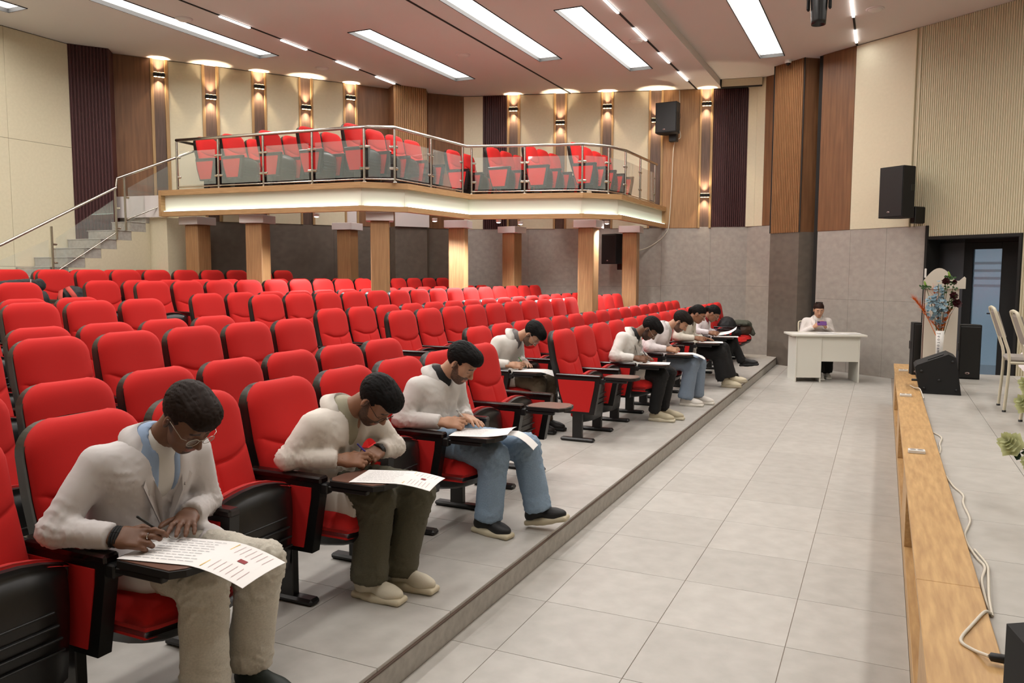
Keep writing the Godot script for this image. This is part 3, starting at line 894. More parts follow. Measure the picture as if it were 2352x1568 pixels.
func shell_mesh() -> ArrayMesh:
	var top := 1.022
	var st := S()
	var fr := []
	var bk := []
	var n := 22
	for i in n + 1:
		var s := float(i) / n
		s = 1.0 - pow(1.0 - s, 1.6)
		var y := lerpf(0.30, top, s)
		var hw := back_half(y, 0.247, top, 0.115)
		if i == n: hw -= 0.005
		fr.append([hw, y, back_x(y) - 0.058])
		bk.append([hw - 0.006, y, back_x(y) - 0.118 - 0.012 * sin(PI * s)])
	var rows := []
	var rowb := []
	for i in n + 1:
		var f: Array = fr[i]; var b: Array = bk[i]
		rows.append([Vector3(f[2], f[1], f[0]), Vector3(f[2], f[1], 0), Vector3(f[2], f[1], -f[0])])
		rowb.append([Vector3(f[2], f[1], -f[0]), Vector3(b[2], b[1], -b[0]), Vector3(b[2] - 0.012, b[1], 0), Vector3(b[2], b[1], b[0]), Vector3(f[2], f[1], f[0])])
	sheet(st, rows, false)
	sheet(st, rowb)
	var t: Array = rows[-1]; var u: Array = rowb[-1]
	quad(st, t[0], t[2], u[1], u[3])
	st.index()
	return done(st)

# seat built lying flat: origin at the hinge (rear), front towards +x
func seat_cushion_mesh() -> ArrayMesh:
	var rows := []
	var cols := [-1.0, -0.96, -0.85, -0.6, -0.3, 0.0, 0.3, 0.6, 0.85, 0.96, 1.0]
	for s: float in [0.0, 0.04, 0.12, 0.3, 0.5, 0.7, 0.85, 0.93, 0.98, 1.0]:
		var row := []
		for c: float in cols:
			var front := 0.455 - 0.05 * c * c
			var x: float = s * front
			var e := sqrt(maxf(0.0, 1.0 - pow(absf(c), 6.0))) * sqrt(maxf(0.0, 1.0 - pow(s, 8.0))) * sqrt(clampf(s / 0.05, 0, 1))
			row.append(Vector3(x, 0.04 + 0.085 * e, -c * 0.243))
		rows.append(row)
	var st := S()
	var flip := []
	for r: Array in rows: flip.append(r)
	sheet(st, flip)
	var rim := []
	for i in rows.size(): rim.append(rows[i][0])
	for j in cols.size(): rim.append(rows[-1][j])
	for i in rows.size(): rim.append(rows[rows.size() - 1 - i][-1])
	var low := []
	for p: Vector3 in rim: low.append(p + Vector3(-0.01 if p.x > 0.2 else 0.0, -0.045, 0))
	sheet(st, [low, rim])
	st.index()
	return done(st)

func seat_shell_mesh() -> ArrayMesh:
	var st := S()
	var cols := [-1.0, -0.9, -0.6, -0.3, 0.0, 0.3, 0.6, 0.9, 1.0]
	var rows := []
	for s: float in [0.0, 0.05, 0.2, 0.45, 0.7, 0.86, 0.95, 1.0]:
		var row := []
		for c: float in cols:
			var front := 0.462 - 0.05 * c * c
			var dip := 0.115 * sqrt(maxf(0.0, 1.0 - pow(absf(c), 5.0))) * sqrt(maxf(0.0, 1.0 - pow(s, 4.0))) * (0.75 + 0.25 * (1.0 - s))
			if s == 0.0: dip *= 0.6
			row.append(Vector3(s * front - 0.01, 0.005 - dip, c * 0.243))
		rows.append(row)
	sheet(st, rows)
	# rolled lip all round
	var lip := []
	for i in rows.size(): lip.append(rows[i][0])
	for j in cols.size(): lip.append(rows[-1][j])
	for i in rows.size(): lip.append(rows[rows.size() - 1 - i][-1])
	var up := []
	var inn := []
	for p: Vector3 in lip:
		up.append(p + Vector3(0, 0.02, 0))
		inn.append(Vector3(p.x - (0.02 if p.x > 0.3 else 0.0), p.y + 0.022, p.z * 0.955))
	sheet(st, [inn, up, lip])
	st.index()
	return done(st)

func make_support(parent: Node3D, z: float) -> void:
	var st := S()
	var side := PackedVector2Array([Vector2(0.015, 0.61), Vector2(0.455, 0.61), Vector2(0.45, 0.54), Vector2(0.40, 0.265), Vector2(0.10, 0.265), Vector2(0.04, 0.46)])
	prism(st, side, Vector3(0, 0, z + 0.027), Vector3.RIGHT, Vector3.UP, 0.054)
	var f := obj("side_frame", st, M.shell, parent)
	var red := PackedVector2Array([Vector2(0.035, 0.582), Vector2(0.405, 0.582), Vector2(0.400, 0.53), Vector2(0.352, 0.288), Vector2(0.115, 0.288), Vector2(0.058, 0.46)])
	for s: float in [1.0, -1.0]:
		st = S()
		prism(st, red, Vector3(0, 0, z + (0.031 if s > 0 else -0.027)), Vector3.RIGHT, Vector3.UP, 0.004)
		obj("side_upholstery", st, M.panelred, f)
	st = S()
	box(st, Vector3(0.235, 0.619, z), Vector3(0.45, 0.036, 0.062), Basis(), 0.009)
	obj("armrest", st, M.arm, parent)
	st = S()
	box(st, Vector3(0.23, 0.15, z), Vector3(0.095, 0.25, 0.045), Basis(), 0.004)
	obj("leg", st, M.shell, parent)
	st = S()
	box(st, Vector3(0.23, 0.017, z), Vector3(0.33, 0.034, 0.072), Basis(), 0.012)
	obj("foot", st, M.shell, parent)

func make_chairs() -> void:
	var cm := cushion_mesh()
	var sm := shell_mesh()
	var qm := seat_cushion_mesh()
	var um := seat_shell_mesh()
	var ribs := S()
	for i in 5: box(ribs, Vector3(0.16 + 0.045 * i, -0.105 + 0.003 * i * i, 0), Vector3(0.008, 0.012, 0.34 - 0.02 * i), Basis(0.0 * Vector3.RIGHT + Vector3.RIGHT, Vector3.UP, Vector3.BACK), 0.002)
	var rm := done(ribs)
	for v in 2:
		var c := Node3D.new()
		var b := put_mesh("back_shell", sm, M.shell, c)
		put_mesh("backrest", cm, M.red, c)
		b.position = Vector3.ZERO
		var seat := Node3D.new()
		seat.name = "seat"
		c.add_child(seat)
		put_mesh("seat_cushion", qm, M.red, seat)
		var sh := put_mesh("seat_shell", um, M.shell, seat)
		if v == 0: put_mesh("shell_rib", rm, M.shell, seat)
		if v == 0:
			seat.position = Vector3(0.225, 0.19, 0)
			seat.rotation_degrees.z = 80.0
		else:
			seat.position = Vector3(0.155, 0.335, 0)
		make_support(c, 0.2835)
		if v == 0: chair_up = c
		else: chair_down = c
	# writing tablet, hinged at the front end of the armrest
	tablet_src = Node3D.new()
	var out := PackedVector2Array()
	for p: Array in [[0.0, 0.02], [0.03, -0.02], [0.27, -0.02], [0.305, 0.02], [0.32, 0.10], [0.30, 0.20], [0.26, 0.245], [0.10, 0.245], [0.03, 0.20], [0.0, 0.12]]: out.append(Vector2(p[0], p[1]))
	var st := S()
	prism(st, out, Vector3(0, 0.012, 0), Vector3.RIGHT, Vector3.FORWARD, 0.024)
	obj("rim", st, M.black, tablet_src)
	var top := PackedVector2Array()
	for p in out: top.append((p - Vector2(0.16, 0.11)) * 0.94 + Vector2(0.16, 0.11))
	st = S()
	prism(st, top, Vector3(0, 0.015, 0), Vector3.RIGHT, Vector3.FORWARD, 0.004)
	obj("board", st, M.tabletop, tablet_src)
	st = S()
	box(st, Vector3(0.10, -0.026, 0.0), Vector3(0.26, 0.022, 0.03), Basis(), 0.004)
	box(st, Vector3(-0.01, -0.03, 0.0), Vector3(0.05, 0.05, 0.045), Basis(), 0.006)
	obj("bracket", st, M.black, tablet_src)

var chair_at := {}

func chair(pos: Vector3, down: bool, label: String, group: String, tablet := false, left_arm := false) -> Node3D:
	var c := copy_of(chair_down if down else chair_up, "auditorium_chair")
	c.position = pos
	tag(c, label, "chair", group)
	if left_arm: make_support(c, -0.2835)
	if tablet:
		var t: Node3D = tablet_src.duplicate()
		t.name = "writing_tablet"
		c.add_child(t)
		t.position = Vector3(0.475, 0.612, 0.2835)
	return c

func row_floor(r: int) -> float: return 0.14 + 0.145 * ((r - 1) / 2)
func row_x(r: int) -> float: return ROWX - ROWD * (r - 1)
const ORD := ["", "first", "second", "third", "fourth", "fifth", "sixth", "seventh", "eighth", "ninth", "tenth", "eleventh", "twelfth", "thirteenth", "fourteenth", "fifteenth", "sixteenth", "seventeenth"]

func build_chairs() -> void:
	make_chairs()
	# how many near-block seats of each row reach into the picture, and far-block seats
	var near := [0, 8, 7, 6, 5, 4, 3, 2, 1, 0, 0]
	var far := [0, 15, 16, 10, 15, 15, 14, 14, 11, 9, 7]
	for r in range(1, 11):
		var x := row_x(r)
		var y := row_floor(r)
		for k: int in near[r]:
			var z := -5.54 + PITCH * k
			if r == 1: z = -5.495 + PITCH * k
			var lab := "red folding chair %s from the cross aisle, %s row, open-side block" % [ORD[k + 1], ORD[r]]
			var grp := "chairs of the %s row, open-side block" % ORD[r]
			var down := false
			var tab := false
			if r == 1:
				if k == 6: lab = "red front-row chair of the student with a black pen and bracelet"; down = true; tab = true; grp = ""
				elif k == 4: lab = "red front-row chair of the student in olive trousers"; down = true; tab = true; grp = ""
				elif k == 2: lab = "red front-row chair of the student in blue jeans and black trainers"; down = true; tab = true; grp = ""
				elif k == 0: lab = "red front-row chair by the cross aisle with an open empty writing tablet"; tab = true; grp = ""
			chair(Vector3(x, y, z), down, lab, grp, tab, k == 0)
		for k: int in far[r]:
			var z := -7.27 - PITCH * k
			if r == 9 and k > 6: z -= 0.05
			var lab := "red folding chair %s from the cross aisle, %s row, balcony-side block" % [ORD[k + 1], ORD[r]]
			var grp := "chairs of the %s row, balcony-side block" % ORD[r]
			var down := false
			var tab := false
			if r == 1:
				if k == 0: lab = "red front-row chair beyond the aisle with an open shiny writing tablet"; tab = true; grp = ""
				elif k == 2: lab = "red front-row chair of the bearded student in black trousers"; down = true; tab = true; grp = ""
				elif k == 4: lab = "red front-row chair of the student in light jeans and white shoes"; down = true; tab = true; grp = ""
				elif k == 7: lab = "red front-row chair of the woman in wide black trousers"; down = true; tab = true; grp = ""
				elif k == 9: lab = "red front-row chair of the woman with a red scarf"; down = true; tab = true; grp = ""
				elif k == 13: lab = "red front-row chair with its seat folded down holding a black coat"; down = true; grp = ""
				elif k == 14: lab = "red front-row chair next to the wall carrying an olive and brown bag"; down = true; grp = ""
			if r == 2 and k == 0: lab = "red second-row chair of the student writing with a green pen"; down = true; tab = true; grp = ""
			if r == 9 and k == 0: lab = "red ninth-row chair carrying the black backpack with coral straps"; down = true; grp = ""
			var last: bool = k == far[r] - 1
			chair(Vector3(x, y, z), down, lab, grp, tab, last)
		if r == 3:
			for k in 3:
				chair(Vector3(x, y, -7.27 - PITCH * (11.45 + k)), false, "red folding third-row chair between two balcony columns, %s from the aisle side" % ORD[k + 1], "chairs between the balcony columns", false, k == 2)
	chair(Vector3(row_x(8), row_floor(8), -6.107), false, "red rear chair under the dark grey jacket", "")
	# balcony seats
	var bal := [[-10.62, -10.40, 2, "rearmost"], [-9.98, -10.35, 3, "second"], [-9.18, -10.34, 3, "third"], [-8.36, -10.33, 3, "fourth"], [-7.55, -10.40, 4, "fifth"]]
	for b: Array in bal:
		for k: int in b[2]:
			chair(Vector3(b[0], 2.985, b[1] - PITCH * k), false, "red folding balcony chair, %s row from the stair, %s from the railing" % [b[3], ORD[k + 1]], "balcony chairs, %s row from the stair" % b[3], false, k == b[2] - 1)
	var bal2 := [[-7.44, -13.38, 2, "inner"], [-6.60, -13.38, 3, "second"], [-5.88, -13.45, 3, "third"], [-5.03, -13.52, 4, "outermost"]]
	for b: Array in bal2:
		for k: int in b[2]:
			chair(Vector3(b[0], 2.985, b[1] - PITCH * k), false, "red folding chair on the balcony wing, %s row, %s from the railing" % [b[3], ORD[k + 1]], "balcony wing chairs, %s row" % b[3], false, k == b[2] - 1)
	chair_up.free(); chair_down.free(); tablet_src.free()

# ---------------------------------------------------------------- figures: distance fields meshed as surface nets
class Prim:
	var kind := 0
	var a: Vector3
	var ba: Vector3
	var inv := 0.0
	var ra := 0.0
	var dr := 0.0
	var k := 0.02
	var op := 0
	var bi: Basis
	var h: Vector3
	var reach := 0.0
	var mid: Vector3
	func d(p: Vector3) -> float:
		if kind == 0:
			var pa := p - a
			var t := clampf(pa.dot(ba) * inv, 0.0, 1.0)
			return (pa - ba * t).length() - ra - dr * t
		var q := bi * (p - a)
		if kind == 1:
			var k0 := (q / h).length()
			var k1 := (q / (h * h)).length()
			return k0 * (k0 - 1.0) / maxf(k1, 1e-6)
		q = q.abs() - h
		return q.max(Vector3.ZERO).length() + minf(maxf(q.x, maxf(q.y, q.z)), 0.0) - ra

func cap(a: Vector3, b: Vector3, ra: float, rb: float, k := 0.03, op := 0) -> Prim:
	var p := Prim.new()
	p.a = a; p.ba = b - a; p.inv = 1.0 / maxf((b - a).length_squared(), 1e-9); p.ra = ra; p.dr = rb - ra; p.k = k; p.op = op
	p.mid = (a + b) * 0.5; p.reach = (b - a).length() * 0.5 + maxf(ra, rb)
	return p

func ell(c: Vector3, r: Vector3, k := 0.03, op := 0, b := Basis()) -> Prim:
	var p := Prim.new()
	p.kind = 1; p.a = c; p.h = r; p.bi = b.inverse(); p.k = k; p.op = op
	p.mid = c; p.reach = maxf(r.x, maxf(r.y, r.z))
	return p

func rbox(c: Vector3, half: Vector3, r: float, k := 0.02, op := 0, b := Basis()) -> Prim:
	var p := Prim.new()
	p.kind = 2; p.a = c; p.h = half - Vector3(r, r, r); p.bi = b.inverse(); p.ra = r; p.k = k; p.op = op
	p.mid = c; p.reach = half.length()
	return p

func field(p: Vector3, list: Array) -> float:
	var d := 1.0
	for pr: Prim in list:
		var e := pr.d(p)
		if pr.op == 0:
			var g := maxf(pr.k - absf(d - e), 0.0) / pr.k
			d = minf(d, e) - g * g * pr.k * 0.25
		else:
			var g := maxf(pr.k - absf(d + e), 0.0) / pr.k
			d = maxf(d, -e) + g * g * pr.k * 0.25
	return d

# returns [vertices, normals, indices]
func nets(list: Array, cell: float) -> Array:
	const N := 6
	var lo := Vector3(1e9, 1e9, 1e9)
	var hi := -lo
	for pr: Prim in list:
		if pr.op: continue
		lo = lo.min(pr.mid - Vector3.ONE * (pr.reach + 0.01))
		hi = hi.max(pr.mid + Vector3.ONE * (pr.reach + 0.01))
	var bs := cell * N
	var cnt := ((hi - lo) / bs).ceil()
	var verts := PackedVector3Array()
	var vid := {}
	var edges := []
	var rad := bs * 0.87
	const W := N + 1
	var f := PackedFloat32Array()
	f.resize(W * W * W)
	for bi in int(cnt.x):
		for bj in int(cnt.y):
			for bk in int(cnt.z):
				var o := lo + Vector3(bi, bj, bk) * bs
				var c := o + Vector3.ONE * (bs * 0.5)
				var act := []
				var solid := false
				for pr: Prim in list:
					if c.distance_to(pr.mid) > pr.reach + rad + pr.k + 0.02: continue
					if pr.d(c) < rad * 1.25 + pr.k:
						act.append(pr)
						if pr.op == 0: solid = true
				if not solid: continue
				if absf(field(c, act)) > rad * 1.35: continue
				var n := 0
				var neg := 0
				for k in W:
					for j in W:
						for i in W:
							var v := field(o + Vector3(i, j, k) * cell, act)
							f[n] = v
							if v < 0.0: neg += 1
							n += 1
				if neg == 0 or neg == n: continue
				var gi := bi * N
				var gj := bj * N
				var gk := bk * N
				for k in N:
					for j in N:
						for i in N:
							var s := i + W * (j + W * k)
							var v0 := f[s]; var v1 := f[s + 1]; var v2 := f[s + W]; var v3_ := f[s + W + 1]
							var q := s + W * W
							var v4 := f[q]; var v5 := f[q + 1]; var v6 := f[q + W]; var v7 := f[q + W + 1]
							var m := int(v0 < 0) + int(v1 < 0) + int(v2 < 0) + int(v3_ < 0) + int(v4 < 0) + int(v5 < 0) + int(v6 < 0) + int(v7 < 0)
							if m == 0 or m == 8: continue
							var sum := Vector3.ZERO
							var cn := 0
							if (v0 < 0) != (v1 < 0): sum += Vector3(v0 / (v0 - v1), 0, 0); cn += 1; edges.append([gi + i, gj + j, gk + k, 0, v0 < 0])
							if (v2 < 0) != (v3_ < 0): sum += Vector3(v2 / (v2 - v3_), 1, 0); cn += 1
							if (v4 < 0) != (v5 < 0): sum += Vector3(v4 / (v4 - v5), 0, 1); cn += 1
							if (v6 < 0) != (v7 < 0): sum += Vector3(v6 / (v6 - v7), 1, 1); cn += 1
							if (v0 < 0) != (v2 < 0): sum += Vector3(0, v0 / (v0 - v2), 0); cn += 1; edges.append([gi + i, gj + j, gk + k, 1, v0 < 0])
							if (v1 < 0) != (v3_ < 0): sum += Vector3(1, v1 / (v1 - v3_), 0); cn += 1
							if (v4 < 0) != (v6 < 0): sum += Vector3(0, v4 / (v4 - v6), 1); cn += 1
							if (v5 < 0) != (v7 < 0): sum += Vector3(1, v5 / (v5 - v7), 1); cn += 1
							if (v0 < 0) != (v4 < 0): sum += Vector3(0, 0, v0 / (v0 - v4)); cn += 1; edges.append([gi + i, gj + j, gk + k, 2, v0 < 0])
							if (v1 < 0) != (v5 < 0): sum += Vector3(1, 0, v1 / (v1 - v5)); cn += 1
							if (v2 < 0) != (v6 < 0): sum += Vector3(0, 1, v2 / (v2 - v6)); cn += 1
							if (v3_ < 0) != (v7 < 0): sum += Vector3(1, 1, v3_ / (v3_ - v7)); cn += 1
							vid[Vector3i(gi + i, gj + j, gk + k)] = verts.size()
							verts.append(o + (Vector3(i, j, k) + sum / cn) * cell)
	var idx := PackedInt32Array()
	for e: Array in edges:
		var a := Vector3i(e[0], e[1], e[2])
		var u := Vector3i(0, 1, 0) if e[3] == 0 else (Vector3i(0, 0, 1) if e[3] == 1 else Vector3i(1, 0, 0))
		var w := Vector3i(0, 0, 1) if e[3] == 0 else (Vector3i(1, 0, 0) if e[3] == 1 else Vector3i(0, 1, 0))
		var p0: int = vid.get(a - u - w, -1)
		var p1: int = vid.get(a - w, -1)
		var p2: int = vid.get(a, -1)
		var p3: int = vid.get(a - u, -1)
		if p0 < 0 or p1 < 0 or p2 < 0 or p3 < 0: continue
		if e[4]: idx.append_array(PackedInt32Array([p0, p2, p1, p0, p3, p2]))
		else: idx.append_array(PackedInt32Array([p0, p1, p2, p0, p2, p3]))
	return [verts, normals_of(verts, idx), idx]

func normals_of(v: PackedVector3Array, idx: PackedInt32Array) -> PackedVector3Array:
	var n := PackedVector3Array()
	n.resize(v.size())
	for t in range(0, idx.size(), 3):
		var a := idx[t]; var b := idx[t + 1]; var c := idx[t + 2]
		var g := (v[c] - v[a]).cross(v[b] - v[a])
		n[a] += g; n[b] += g; n[c] += g
	for i in n.size(): n[i] = n[i].normalized()
	return n

# folds and grain: move the vertices along their normals
func ruffle(g: Array, amp: float, freq: float, seed_: int, stretch := Vector3.ONE, folds := []) -> Array:
	var f := FastNoiseLite.new()
	f.seed = seed_; f.frequency = freq; f.fractal_octaves = 3
	f.noise_type = FastNoiseLite.TYPE_SIMPLEX_SMOOTH
	f.domain_warp_enabled = true; f.domain_warp_amplitude = 0.06; f.domain_warp_frequency = 5.0
	var v: PackedVector3Array = g[0]
	var n: PackedVector3Array = g[1]
	for i in v.size():
		var e := absf(f.get_noise_3dv(v[i] * stretch))
		var m := amp * (0.55 - 2.0 * e)
		for q: Array in folds:      # creases round a bent joint: [centre, axis, reach, depth, wavelength]
			var r: Vector3 = v[i] - q[0]
			var l := r.length()
			if l < q[2]:
				var fall: float = 1.0 - l / q[2]
				var ph: float = r.dot(q[1]) / q[4] + 1.3 * e * 3.0
				m += q[3] * fall * (1.0 - 2.0 * pow(absf(sin(PI * ph)), 0.7))
		v[i] += n[i] * m
	return [v, normals_of(v, g[2]), g[2]]

func moved(g: Array, t: Transform3D) -> Array:
	var v := PackedVector3Array()
	v.resize(g[0].size())
	for i in v.size(): v[i] = t * g[0][i]
	var idx: PackedInt32Array = g[2]
	if t.basis.determinant() < 0:
		idx = idx.duplicate()
		for i in range(0, idx.size(), 3):
			var s := idx[i]; idx[i] = idx[i + 1]; idx[i + 1] = s
	return [v, normals_of(v, idx), idx]

func mesh_of(parts: Array, cols = null) -> ArrayMesh:
	var V := PackedVector3Array(); var Nn := PackedVector3Array(); var I := PackedInt32Array(); var C := PackedColorArray()
	for p in parts.size():
		var g: Array = parts[p]
		var off := V.size()
		V.append_array(g[0]); Nn.append_array(g[1])
		for i: int in g[2]: I.append(i + off)
		if cols: C.append_array(cols[p])
	var arr := []
	arr.resize(Mesh.ARRAY_MAX)
	arr[Mesh.ARRAY_VERTEX] = V; arr[Mesh.ARRAY_NORMAL] = Nn; arr[Mesh.ARRAY_INDEX] = I
	if cols: arr[Mesh.ARRAY_COLOR] = C
	var m := ArrayMesh.new()
	m.add_surface_from_arrays(Mesh.PRIMITIVE_TRIANGLES, arr)
	return m

var T := {}

func mirror2(list: Array, a: Vector3, r: Vector3, k: float, op := 0) -> void:
	list.append(ell(a, r, k, op)); list.append(ell(Vector3(a.x, a.y, -a.z), r, k, op))

func make_templates() -> void:
	# head: +x face, +y crown, +z its right side
	for v in 2:
		var fem := v == 1
		var L := [ell(Vector3(-0.012, 0.03, 0), Vector3(0.099, 0.092, 0.077), 0.03), ell(Vector3(0.034, -0.03, 0), Vector3(0.060, 0.086, 0.060), 0.035),
			ell(Vector3(0.034, -0.074, 0), Vector3(0.052, 0.043, 0.043 if fem else 0.050), 0.03), cap(Vector3(0.064, -0.100, -0.008), Vector3(0.064, -0.100, 0.008), 0.016, 0.016, 0.025),
			cap(Vector3(0.083, 0.024, -0.032), Vector3(0.083, 0.024, 0.032), 0.009, 0.009, 0.02)]
		mirror2(L, Vector3(0.052, -0.02, 0.043), Vector3(0.024, 0.024, 0.018), 0.03)
		mirror2(L, Vector3(0.100, 0.003, 0.032), Vector3(0.016, 0.011, 0.018), 0.014, 1)
		mirror2(L, Vector3(0.078, 0.002, 0.031), Vector3(0.0125, 0.0115, 0.014), 0.006)
		L.append(cap(Vector3(0.090, 0.012, 0), Vector3(0.114, -0.030, 0), 0.0075, 0.0115, 0.012))
		mirror2(L, Vector3(0.102, -0.036, 0.010), Vector3(0.010, 0.007, 0.008), 0.008)
		L.append(cap(Vector3(0.0915, -0.060, -0.017), Vector3(0.0915, -0.060, 0.017), 0.006, 0.006, 0.008))
		L.append(cap(Vector3(0.090, -0.072, -0.014), Vector3(0.090, -0.072, 0.014), 0.0075, 0.0075, 0.008))
		L.append(cap(Vector3(0.101, -0.0655, -0.022), Vector3(0.101, -0.0655, 0.022), 0.0025, 0.0025, 0.004, 1))
		for s: float in [-1.0, 1.0]:
			var b := Basis(Vector3.UP, -0.35 * s)
			L.append(ell(Vector3(-0.006, -0.004, 0.079 * s), Vector3(0.019, 0.033, 0.0085), 0.008, 0, b))
			L.append(ell(Vector3(0.0, -0.002, 0.089 * s), Vector3(0.009, 0.020, 0.006), 0.006, 1, b))
		T["head%d" % v] = nets(L, 0.0046)
	# short hair
	var H := [ell(Vector3(-0.016, 0.042, 0), Vector3(0.108, 0.097, 0.088), 0.03), ell(Vector3(0.046, 0.090, 0.0), Vector3(0.064, 0.044, 0.070), 0.03), ell(Vector3(0.085, 0.075, 0.012), Vector3(0.028, 0.026, 0.050), 0.02),
		rbox(Vector3(0.115, -0.050, 0), Vector3(0.078, 0.100, 0.2), 0.02, 0.02, 1), rbox(Vector3(0.0, -0.165, 0), Vector3(0.2, 0.10, 0.2), 0.02, 0.02, 1)]
	mirror2(H, Vector3(0.004, -0.022, 0.09), Vector3(0.028, 0.042, 0.03), 0.012, 1)
	T["hair"] = ruffle(nets(H, 0.006), 0.0045, 26.0, 5, Vector3(0.35, 0.9, 1.9))
	# hair drawn back into a low tail
	var G := [ell(Vector3(-0.016, 0.038, 0), Vector3(0.106, 0.092, 0.083), 0.03), rbox(Vector3(0.118, -0.06, 0), Vector3(0.075, 0.108, 0.2), 0.04, 0.02, 1), rbox(Vector3(0.02, -0.165, 0), Vector3(0.2, 0.10, 0.2), 0.02, 0.02, 1),
		ell(Vector3(-0.115, 0.0, 0), Vector3(0.035, 0.04, 0.04), 0.02), cap(Vector3(-0.12, -0.01, 0), Vector3(-0.10, -0.17, 0), 0.030, 0.014, 0.02)]
	mirror2(G, Vector3(0.006, -0.022, 0.09), Vector3(0.026, 0.036, 0.03), 0.012, 1)
	T["tail"] = ruffle(nets(G, 0.007), 0.004, 20.0, 6, Vector3(0.4, 1.5, 1.5))
	# right hand, palm down, fingers +x, thumb towards -z
	var wrist := [cap(Vector3(-0.05, 0, -0.012), Vector3(0.02, 0, -0.014), 0.020, 0.020, 0.02), cap(Vector3(-0.05, 0, 0.012), Vector3(0.02, 0, 0.014), 0.020, 0.020, 0.02), rbox(Vector3(0.048, 0, 0), Vector3(0.044, 0.015, 0.040), 0.014, 0.02)]
	var grip := [[[0.082, 0.006, -0.029], [0.116, 0.006, -0.036], [0.136, -0.014, -0.040], [0.146, -0.034, -0.040]], [[0.086, 0.006, -0.009], [0.116, -0.004, -0.016], [0.128, -0.028, -0.024], [0.120, -0.044, -0.030]],
		[[0.083, 0.003, 0.012], [0.110, -0.010, 0.008], [0.110, -0.036, 0.002], [0.090, -0.042, -0.002]], [[0.076, 0.0, 0.030], [0.098, -0.012, 0.028], [0.096, -0.034, 0.022], [0.078, -0.038, 0.018]], [[0.022, -0.006, -0.030], [0.056, -0.018, -0.056], [0.092, -0.028, -0.056], [0.122, -0.038, -0.046]]]
	var flat := [[[0.084, 0.003, -0.030], [0.120, 0.004, -0.038], [0.144, -0.006, -0.042], [0.162, -0.014, -0.044]], [[0.088, 0.003, -0.010], [0.128, 0.005, -0.012], [0.154, -0.006, -0.013], [0.174, -0.014, -0.013]],
		[[0.085, 0.002, 0.011], [0.122, 0.003, 0.014], [0.147, -0.007, 0.016], [0.165, -0.014, 0.017]], [[0.078, 0.0, 0.030], [0.106, 0.0, 0.037], [0.126, -0.008, 0.041], [0.140, -0.014, 0.043]], [[0.022, -0.004, -0.030], [0.050, -0.010, -0.060], [0.080, -0.012, -0.075], [0.102, -0.014, -0.080]]]
	for e: Array in [["grip", grip], ["flat", flat]]:
		var L := wrist.duplicate()
		for fi in 5:
			var ch: Array = e[1][fi]
			for j in 3:
				var r0: float = [0.0105, 0.0092, 0.0085][j] * (0.88 if fi == 3 else (1.1 if fi == 4 else 1.0))
				var r1: float = [0.0092, 0.0085, 0.0072][j] * (0.88 if fi == 3 else (1.1 if fi == 4 else 1.0))
				L.append(cap(Vector3(ch[j][0], ch[j][1], ch[j][2]), Vector3(ch[j + 1][0], ch[j + 1][1], ch[j + 1][2]), r0, r1, 0.006))
		T[e[0]] = nets(L, 0.0036)
	# shoe: heel at the origin, toe +x
	var U := [ell(Vector3(0.20, 0.045, 0), Vector3(0.075, 0.036, 0.046), 0.03), ell(Vector3(0.06, 0.055, 0), Vector3(0.062, 0.05, 0.036), 0.03), cap(Vector3(0.07, 0.09, 0), Vector3(0.19, 0.05, 0), 0.036, 0.034, 0.03), cap(Vector3(0.05, 0.10, 0), Vector3(0.055, 0.12, 0), 0.036, 0.036, 0.02),
		rbox(Vector3(0.13, -0.02, 0), Vector3(0.2, 0.035, 0.1), 0.004, 0.006, 1)]
	T["upper"] = nets(U, 0.006)
	var Q := [rbox(Vector3(0.06, 0.017, 0), Vector3(0.065, 0.017, 0.040), 0.014, 0.02), rbox(Vector3(0.20, 0.017, 0), Vector3(0.082, 0.017, 0.048), 0.016, 0.03), cap(Vector3(0.06, 0.02, 0), Vector3(0.2, 0.02, 0), 0.017, 0.017, 0.02), rbox(Vector3(0.13, 0.017, 0), Vector3(0.06, 0.016, 0.036), 0.014, 0.03)]
	T["sole"] = nets(Q, 0.007)

func head_colours(g: Array, skin: Color, beard: int, dark: Color, fem: bool) -> PackedColorArray:
	var out := PackedColorArray()
	var rg := RandomNumberGenerator.new()
	rg.seed = 3
	for p: Vector3 in g[0]:
		var c := skin
		var az := absf(p.z)
		if p.x > 0.078 and p.y < -0.050 and p.y > -0.081 and az < 0.024: c = skin.lerp(Color(0.32, 0.10, 0.09), 0.45)
		var jaw := p.y < -0.03 - 0.35 * (0.06 - clampf(p.x, -0.02, 0.06)) * 0.0 and p.x > -0.005 and az < 0.09
		if beard > 0 and p.x > -0.004:
			var line := -0.045 if p.x > 0.05 else lerpf(0.02, -0.045, clampf((p.x - 0.005) / 0.05, 0, 1))
			var mous := p.x > 0.084 and p.y > -0.058 and p.y < -0.041 and az < 0.030
			var chin := p.y < -0.080 and p.x > 0.04
			var cheek: bool = p.y < line and (p.y < -0.083 or az > 0.030 or p.x < 0.07) and (az > 0.012 or p.x < 0.08)
			if mous or (beard == 1 and (cheek or chin)) or (beard == 2 and chin and az < 0.026) or (beard == 2 and cheek and az > 0.052 and p.y > -0.04 and p.x < 0.03):
				c = dark.lerp(skin, 0.12 + 0.2 * rg.randf())
		if p.x > 0.074 and absf(p.y - 0.026 + az * az * 2.5) < 0.0055 and az > 0.010 and az < 0.047: c = dark.lerp(skin, 0.1)
		if p.x > 0.076 and absf(p.y + 0.0045 + (az - 0.031) * (az - 0.031) * -8.0) < 0.0026 and az > 0.017 and az < 0.045: c = dark.lerp(skin, 0.1)
		out.append(c)
	return out

func flatcol(g: Array, c: Color) -> PackedColorArray:
	var o := PackedColorArray()
	o.resize(g[0].size())
	o.fill(c)
	return o

